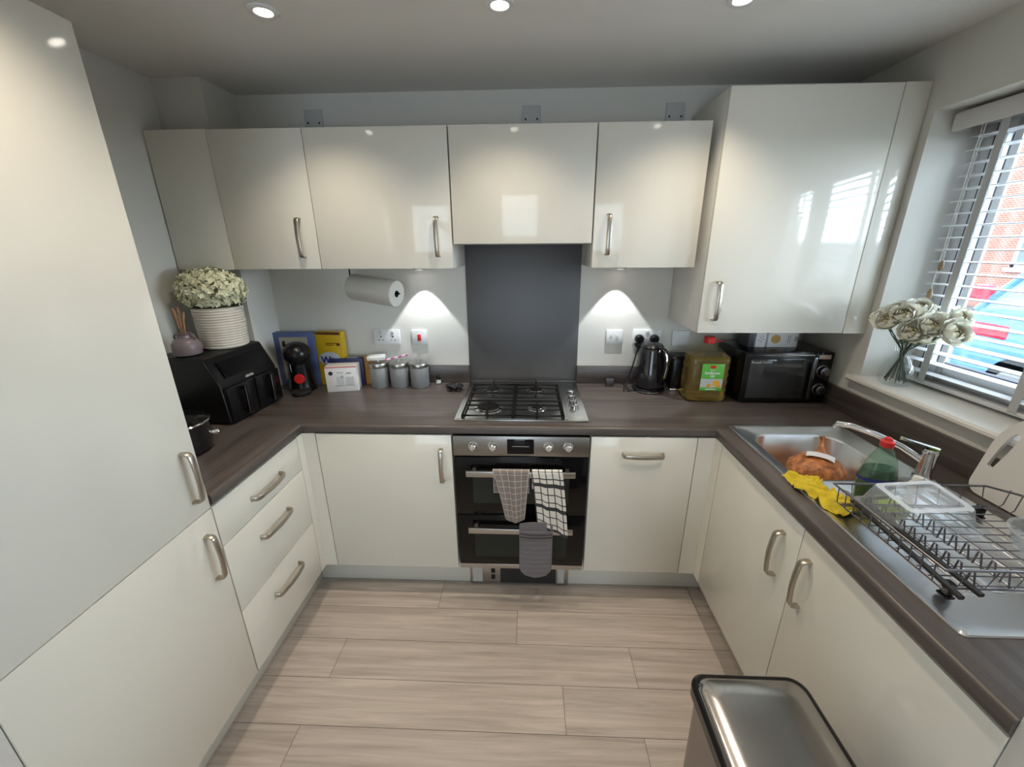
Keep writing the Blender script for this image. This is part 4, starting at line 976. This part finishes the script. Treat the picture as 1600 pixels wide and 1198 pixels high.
m = MB(); m.strap([(p[0]+0.007, p[1]-0.004, p[2]) for p in pts[1:5]], (0.4, 0.9, 0), 0.014, 0.003); m.build('handle_trim', CHROME, kt)
kt.rotation_euler = (0, 0, math.radians(-42))
to = thing('toaster', 'small black toaster with chrome foot between the kettle and oil bottle', 'toaster', (0.852, 0.515, WT))
m = MB(); m.box(-0.080, 0.10, -0.058, 0.055, 0.014, 0.190, 0.022, seg=4); m.build('toaster_body', BLK, to)
m = MB(); m.box(-0.074, 0.094, -0.056, 0.05, 0.0, 0.016, 0.004); m.build('foot_trim', CHROME, to)
m = MB(); m.box(-0.05, 0.07, -0.028, -0.010, 0.1885, 0.1905); m.box(-0.05, 0.07, 0.010, 0.028, 0.1885, 0.1905); m.build('slots', BLKM, to)
m = MB(); m.box(-0.090, -0.079, -0.012, 0.012, 0.10, 0.125, 0.003); m.build('lever', BLK, to)
ad = thing('power_adaptor', 'small grey-black plug lying loose on the worktop left of the kettle', 'plug', (0.478, 0.545, WT))
m = MB(); m.box(-0.022, 0.022, -0.016, 0.018, 0, 0.040, 0.006); m.build('plug_body', mat('dark_grey_plastic', (0.05, 0.05, 0.055), 0.4), ad)
m = MB(); m.tube([(0.02, 0.0, 0.028), (0.045, -0.01, 0.030), (0.07, -0.05, 0.02), (0.055, -0.10, 0.004), (0.08, -0.10, 0.004), (0.10, -0.07, 0.004)], 0.003, 8); m.build('cable', BLK, ad)

oil = thing('oil_bottle', 'large clear bottle of yellow cooking oil with red cap in front of the toaster', 'bottle', (0.905, 0.368, WT), math.radians(-3))
m = MB()
prof = [((0.088, 0.055), 0.001, 0.025), ((0.094, 0.062), 0.006, 0.03)]
for k in range(1, 12):
    z = 0.006+k*0.0185; q = 0.002 if k % 2 else -0.0015; prof.append(((0.096+q, 0.064+q), z, 0.03))
prof += [((0.092, 0.060), 0.222, 0.03), ((0.070, 0.046), 0.248, 0.03), ((0.035, 0.030), 0.270, 0.027), ((0.024, 0.024), 0.280, 0.0235), ((0.022, 0.022), 0.292, 0.0215)]
def loft(mb, prof):
    rings = [mb.ring(rrect(-a[0], a[0], -a[1], a[1], r, z)) for a, z, r in prof]
    for p, q in zip(rings, rings[1:]): mb.bridge(p, q)
    return rings
loft(m, prof); m.build('bottle_body', clear('clear_pet', (0.95, 0.93, 0.82), 0.03, (0.9, 0.85, 0.6), 0.06), oil, sharp=60)
m = MB(); rg = loft(m, [((a[0]-0.003, a[1]-0.003), z+0.001, r) for a, z, r in prof[:13]]+[((0.094, 0.061), 0.226, 0.03)]); m.bm.faces.new(rg[-1]); m.bm.faces.new(rg[0])
OILM = bpy.data.materials.new('cooking_oil'); OILM.use_nodes = True; nt = OILM.node_tree; b = nt.nodes['Principled BSDF']
b.inputs['Base Color'].default_value = (0.58, 0.40, 0.045, 1); b.inputs['Roughness'].default_value = 0.04; b.inputs['Transmission Weight'].default_value = 0.85; b.inputs['IOR'].default_value = 1.25
m.build('oil', OILM, oil, sharp=60)
m = MB(); m.lathe([(0.026, 0.284), (0.027, 0.312), (0.024, 0.315), (0.001, 0.315)], (0, 0, 0), 24); m.box(0.02, 0.062, -0.008, 0.006, 0.292, 0.297, 0.002); lab(m.build('cap', RED, oil), 'red cap with pull tab')
GRN = mat('green_label', (0.10, 0.42, 0.04), 0.4)
lb = MB(); lb.box(-0.040, 0.062, -0.0675, -0.0660, 0.062, 0.196, 0.0005); lbl = lb.build('bottle_label', GRN, oil)
m = MB(); m.box(-0.0395, 0.0615, -0.0681, -0.067, 0.078, 0.122); m.build('label_band', mat('label_sky', (0.48, 0.50, 0.48), 0.4), lbl)
m = MB()
for fx, fz, fr_ in ((0.032, 0.100, 0.016), (0.0, 0.088, 0.010), (0.048, 0.086, 0.008)):
    m.lathe([(0.001, -0.0690), (fr_, -0.0690), (fr_, -0.068)], (fx, 0, fz), 14, axis='y')
m.build('sunflower_print', mat('sunflower_print', (0.75, 0.36, 0.02), 0.5), lbl)
m = MB(); m.lathe([(0.001, -0.0690), (0.014, -0.0690), (0.014, -0.067)], (0.010, 0, 0.182), 20, axis='y', sy=0.55); m.build('logo_oval', RED, lbl)
text('label_text', 'Pure', 0.013, WHP, lbl, (0.010, -0.0682, 0.166)); text('label_text', 'Sunflower', 0.018, WHP, lbl, (0.011, -0.0682, 0.151), bold=0.0004); text('label_text', 'Oil', 0.016, WHP, lbl, (0.011, -0.0682, 0.135), bold=0.0004)
m = MB(); m.box(-0.014, 0.036, -0.0684, -0.0672, 0.067, 0.072); m.build('label_line', WHP, lbl)

# microwave
mw = thing('microwave', 'black microwave oven with mirrored door under the boiler cupboard', 'microwave', (1.255, 0.305, WT), math.radians(1.5))
m = MB(); m.box(-0.206, 0.206, 0.004, 0.262, 0.010, 0.255, 0.005); m.build('body', mat('gloss_black_case', (0.004, 0.004, 0.005), 0.12, spec=0.4), mw)
m = MB(); m.box(-0.206, 0.118, -0.010, 0.004, 0.012, 0.253, 0.003); dr = m.build('door', BLK, mw)
m = MB(); m.box(-0.180, 0.096, -0.0114, -0.009, 0.030, 0.222, 0.001); m.build('door_window', mat('mirror_glass', (0.10, 0.105, 0.105), 0.05, 0.7), dr)
m = MB(); m.box(-0.196, 0.112, -0.0114, -0.009, 0.240, 0.244); m.build('door_trim', CHROME, dr)
m = MB(); m.box(0.100, 0.118, -0.030, -0.018, 0.03, 0.235, 0.004); m.box(0.102, 0.116, -0.02, -0.008, 0.035, 0.05); m.box(0.102, 0.116, -0.02, -0.008, 0.215, 0.23); m.build('door_handle', mat('dark_chrome', (0.25, 0.25, 0.27), 0.2, 1.0), dr)
text('brand_text', 'Russell Hobbs', 0.017, mat('silver_print', (0.5, 0.5, 0.5), 0.3), dr, (-0.128, -0.0118, 0.208))
m = MB(); m.box(0.120, 0.205, -0.008, 0.004, 0.012, 0.253, 0.003); cp = m.build('control_panel', BLKG, mw)
m = MB(); m.box(0.134, 0.190, -0.0095, -0.007, 0.222, 0.242, 0.001); m.build('badge', mat('rose_steel', (0.5, 0.42, 0.38), 0.3, 0.5), cp)
for kz in (0.165, 0.075):
    m = MB(); m.lathe([(0.030, -0.008), (0.029, -0.012), (0.024, -0.014), (0.022, -0.032), (0.018, -0.035), (0.001, -0.035)], (0.162, 0, kz), 28, axis='y', cap=False); m.build('knob', mat('dark_chrome', (0.25, 0.25, 0.27), 0.2, 1.0), cp)
for fx in (-0.17, 0.17):
    m = MB(); m.cyl((fx, 0.03, 0), 0.012, 0.011, seg=12); m.cyl((fx, 0.22, 0), 0.012, 0.011, seg=12); m.build('feet', BLKM, mw)
TZ = WT+0.2555
def tea(label, x, w, h, col, extra):
    t = thing('tea_box', label, 'box', (x, 0.400, TZ), math.radians(1.5), 'small cartons on the microwave')
    m = MB(); m.box(-w/2, w/2, 0, 0.10, 0, h, 0.001); m.build('carton', col, t); return t
t = tea('small dark carton on the microwave, left of the two white ones', 1.122, 0.030, 0.090, mat('charcoal_card', (0.06, 0.06, 0.08), 0.4), 0)
t = tea('small white carton with grey print in the middle on the microwave', 1.165, 0.050, 0.088, WHC, 0)
m = MB()
for px_, pz_ in ((-0.010, 0.030), (0.002, 0.026), (0.010, 0.036), (-0.004, 0.044), (0.008, 0.052)): m.box(px_-0.003, px_+0.003, -0.0012, 0, pz_, pz_+0.007)
m.build('carton_print', GPR, t)
t = tea('wider white carton with a yellow flower picture, rightmost on the microwave', 1.270, 0.145, 0.086, WHC, 0)
m = MB(); m.lathe([(0.001, -0.0012), (0.021, -0.0012), (0.021, 0)], (-0.035, 0, 0.040), 18, axis='y', sx=1.1); m.build('flower_print', mat('ochre_print', (0.50, 0.30, 0.06), 0.5), t)
m = MB(); m.box(0.022, 0.026, -0.0012, 0, 0.02, 0.058); m.box(0.032, 0.036, -0.0012, 0, 0.02, 0.058); m.box(0.056, 0.070, -0.0012, 0, 0.03, 0.052); m.build('print_lines', GPR, t)

# ------------------------------------------------------------ vase and roses on the sill
VX, VY = 1.530, 0.050
vs = thing('glass_vase', 'round clear glass vase standing on the window sill', 'vase', (VX, VY, RZ0+0.0005))
m = MB(); m.lathe([(0.001, 0.003), (0.038, 0.002), (0.052, 0.014), (0.060, 0.036), (0.058, 0.062), (0.042, 0.092), (0.026, 0.120), (0.024, 0.138), (0.032, 0.156), (0.033, 0.157)], (0, 0, 0), 36, cap=False)
m.build('glass', clear('vase_glass', (0.95, 0.98, 0.98), 0.02, (0.9, 0.95, 0.95), 0.02), vs)
bq = thing('rose_bouquet', 'bunch of white artificial roses in the glass vase by the window', 'flowers', (VX, VY, RZ0+0.012))
ROSE = mat('white_rose_petal', (0.90, 0.90, 0.80), 0.65, var=((25, 25, 25), 0.10))
def rose_mesh():
    m = MB()
    for layer, (n, R_, top, fl_) in enumerate(((3, 0.013, 18, 0.0), (4, 0.018, 28, 0.05), (5, 0.024, 40, 0.12), (6, 0.030, 54, 0.20), (6, 0.035, 72, 0.32))):
        for k in range(n):
            a0 = 2*PI*(k+0.4*layer)/n+random.uniform(-.12, .12); wd = 2*PI/n*1.15; tp = math.radians(top+random.uniform(-6, 6))
            def fn(u, v):
                e = (2*u-1)
                th_ = math.radians(150)-(math.radians(150)-tp)*v*(1-0.13*e*e*v)
                r = R_*(1+fl_*v**4+0.03*e*e)+0.0004*k
                a = a0+e*wd*0.5*(0.55+0.45*math.sin(PI*min(1, 0.15+v*0.8)))
                return Vector((r*math.sin(th_)*math.cos(a), r*math.sin(th_)*math.sin(a), r*math.cos(th_)*0.9+0.022))
            m.grid(fn, 6, 7, mi=1 if layer < 2 else 0)
    me = m.build('rose', [ROSE, mat('rose_heart', (0.74, 0.69, 0.50), 0.7)], None, sharp=80, recalc=False); return me
rose = rose_mesh(); rose.parent = bq
heads = [(-0.085, 0.03, 0.25, 0.9), (0.035, -0.02, 0.22, 1.0), (-0.03, -0.10, 0.245, 1.0), (-0.10, -0.01, 0.245, 1.0), (-0.062, -0.075, 0.215, 1.05), (-0.03, 0.03, 0.275, 1.0), (0.02, -0.06, 0.235, 1.2), (0.0, -0.005, 0.29, 1.0), (0.046, 0.02, 0.265, 1.0), (0.046, -0.06, 0.24, 1.05), (0.015, -0.135, 0.225, 1.15), (-0.055, 0.045, 0.225, 0.95), (0.045, -0.105, 0.275, 0.95), (-0.075, -0.04, 0.275, 0.95), (0.0, -0.06, 0.195, 0.9)]
STM = mat('dark_stem', (0.03, 0.045, 0.025), 0.6)
for i, (x, yv, z, sc_) in enumerate(heads):
    if i == 0: c = rose
    else: c = rose.copy(); COL.objects.link(c); c.parent = bq
    d = Vector((x*1.2, yv-0.02, 0.12)).normalized()
    c.location = (x, yv, z); c.scale = (sc_*0.98,)*3; c.rotation_mode = 'QUATERNION'; c.rotation_quaternion = Vector((0, 0, 1)).rotation_difference((d+Vector((-0.35, -0.5, 0))*0.5).normalized())
    a = i*2.4; fx, fy = 0.034*math.cos(a+PI), 0.034*math.sin(a+PI)
    m = MB(); m.tube([(fx, fy, 0.004+0.004*(i % 3)), (fx*0.2, fy*0.2, 0.10), (x*0.12, yv*0.12, 0.14), (x*0.55, yv*0.55, 0.19), (x, yv, z)], 0.0018, 6); m.build('stem', STM, bq)
m = MB()
for k in range(10):
    a = k*1.9; c_ = Vector((0.022*math.cos(a)-0.008, 0.022*math.sin(a)-0.02, 0.155+0.006*(k % 4)))
    d = Vector((math.cos(a), math.sin(a), 0.6)).normalized(); e = d.cross(Vector((0, 0, 1))).normalized()
    q = [c_, c_+d*0.025+e*0.010, c_+d*0.05, c_+d*0.025-e*0.010]; m.bm.faces.new(m.ring(q))
m.build('leaves', mat('leaf_green', (0.05, 0.09, 0.04), 0.6), bq)

# ------------------------------------------------------------ pedal bin
bn = thing('pedal_bin', 'rectangular stainless steel kitchen bin with black-rimmed lid on the floor', 'bin', (0.575, -1.035, 0))
m = MB(); loft(m, [((0.122, 0.185), 0.012, 0.03), ((0.130, 0.196), 0.612, 0.035)]); m.build('bin_body', mat('bin_steel', (0.30, 0.275, 0.26), 0.35, 0.9, bump=(50, 0.03, (1, 1, 30))), bn)
m = MB(); loft(m, [((0.124, 0.187), 0.0, 0.03), ((0.124, 0.187), 0.014, 0.03)]); m.build('bin_foot', BLKM, bn)
m = MB(); rg = loft(m, [((0.130, 0.196), 0.608, 0.034), ((0.139, 0.205), 0.612, 0.036), ((0.140, 0.206), 0.640, 0.038), ((0.134, 0.200), 0.646, 0.036), ((0.128, 0.194), 0.645, 0.035)]); m.build('rim', BLK, bn)
m = MB(); rg = loft(m, [((0.129, 0.195), 0.640, 0.034), ((0.128, 0.194), 0.647, 0.034), ((0.118, 0.184), 0.6525, 0.030), ((0.09, 0.15), 0.6550, 0.025)]); m.bm.faces.new(rg[-1]); m.build('lid', mat('lid_steel', (0.42, 0.40, 0.385), 0.2, 1.0, bump=(12, 0.05)), bn, sharp=60)
m = MB(); m.box(-0.05, 0.05, -0.235, -0.180, 0.012, 0.024, 0.004); m.build('pedal', BLKM, bn)

# ------------------------------------------------------------ outside
GZ = -0.20
m = MB(); m.box(1.85, 60, -30, 60, GZ-0.1, GZ); struct(m.build('ground', mat('tarmac', (0.13, 0.13, 0.135), 0.9, var=((3, 3, 3), 0.15))))
hs = thing('brick_house', 'red brick house with white windows across the street', 'house', (14, 4, GZ))
BR = bricks()
m = MB(); m.box(0, 7, 3.4, 8.2, 0, 6.2); m.build('wall', BR, hs)
m = MB(); m.prism([(-0.4, 6.1), (7.4, 6.1), (3.5, 8.6)], 'y', 3.2, 8.4); m.build('roof', mat('roof_tile', (0.14, 0.12, 0.12), 0.8), hs)
def hwin(y0, y1, z0, z1):
    m = MB(); m.box(-0.05, 0.05, y0, y1, z0, z0+0.10); m.box(-0.05, 0.05, y0, y1, z1-0.10, z1); m.box(-0.05, 0.05, y0, y0+0.10, z0, z1); m.box(-0.05, 0.05, y1-0.10, y1, z0, z1); m.box(-0.05, 0.05, (y0+y1)/2-0.04, (y0+y1)/2+0.04, z0, z1); m.box(-0.12, 0.05, y0-0.1, y1+0.1, z0-0.12, z0)
    f = m.build('window', UPVC, hs)
    m = MB(); m.box(-0.02, 0.0, y0+0.1, y1-0.1, z0+0.1, z1-0.1); m.build('pane', mat('house_glass', (0.25, 0.30, 0.34), 0.08), f)
for a, b in ((5.4, 7.1),):
    hwin(a, b, 1.2, 2.55); hwin(a-0.6, b-0.6, 3.75, 5.1)
car = thing('parked_car', 'light blue hatchback with red tail lamps parked outside the window', 'car', (5.25, 3.50, GZ))
CARP = mat('blue_car_paint', (0.12, 0.30, 0.60), 0.2, coat=0.6)
CGL = mat('sky_tinted_car_glass', (0.30, 0.50, 0.68), 0.05)  # sky reflection painted into the glass as plain light blue
def csec(prof, x0, x1, inset, m_):
    return None
m = MB()
body = [(0.0, 0.30), (0.03, 0.75), (-0.03, 1.02), (-0.5, 1.05), (-2.4, 1.02), (-3.1, 0.98), (-3.9, 0.82), (-4.05, 0.55), (-4.0, 0.25), (-0.1, 0.22)]
m.prism(body, 'x', 0, 1.7); bmesh.ops.bevel(m.bm, geom=[e for e in m.bm.edges], offset=0.07, segments=3, affect='EDGES'); m.build('car_body', CARP, car, sharp=50)
m = MB()
A = m.ring([(0.08, -0.10, 1.0), (0.08, -2.95, 0.98), (1.62, -2.95, 0.98), (1.62, -0.10, 1.0)]); B = m.ring([(0.26, -0.42, 1.50), (0.26, -2.05, 1.50), (1.44, -2.05, 1.50), (1.44, -0.42, 1.50)])
m.bridge(A, B); m.build('car_windows', CGL, car)
m = MB(); m.box(0.24, 1.46, -2.1, -0.32, 1.48, 1.56, 0.03); m.build('car_roof', CARP, car)
m = MB()
for (ya, za, yb2, zb2) in ((-0.08, 1.0, -0.40, 1.50), (-1.25, 1.0, -1.25, 1.5), (-2.97, 0.98, -2.08, 1.5)):
    m.tube([(0.07, ya, za), (0.25, yb2, zb2)], 0.035, 8)
m.build('pillar', CARP, car)
m = MB(); m.tube([(0.10, -0.5, 1.10), (0.22, -0.95, 1.44)], 0.012, 6); m.build('wiper', BLKM, car)
m = MB(); m.box(-0.02, 0.16, -0.16, -0.02, 1.10, 1.26, 0.03); m.build('tail_lamp', mat('lamp_red', (0.80, 0.03, 0.06), 0.2), car)
m = MB(); m.box(-0.02, 0.20, -0.55, 0.05, 0.76, 0.90, 0.03); m.build('tail_lamp', MATS['lamp_red'], car)
car.scale = (1, 1, 1.12)
for wy in (-0.75, -3.25):
    for wx in (0.0, 1.52):
        m = MB(); m.lathe([(0.30, 0), (0.32, 0.03), (0.32, 0.15), (0.30, 0.18)], (wx, wy, 0.32), 28, axis='x'); wl = m.build('wheel', mat('tyre', (0.02, 0.02, 0.02), 0.8), car)
        m = MB(); m.lathe([(0.19, -0.01), (0.20, 0.19)], (wx, wy, 0.32), 20, axis='x'); m.build('hub_cap', STEEL, wl)

# repeats of one kind share a group
for o in list(COL.objects):
    if o.parent is None and 'category' in o and 'group' not in o:
        k = o.name.split('.')[0]
        g = {'wall_cabinet': 'cream wall cabinets', 'tea_towel': 'tea towels on the oven handle', 'plug': 'black plugs in the double socket', 'corner_post': 'corner posts of the base units',
             'plinth': 'plinth boards', 'filler_panel': 'filler panels', 'wall_socket': 'double sockets', 'fused_switch': 'switch plates right of the hob', 'food_packet': 'packets by the canisters'}.get(k)
        if g: o['group'] = g
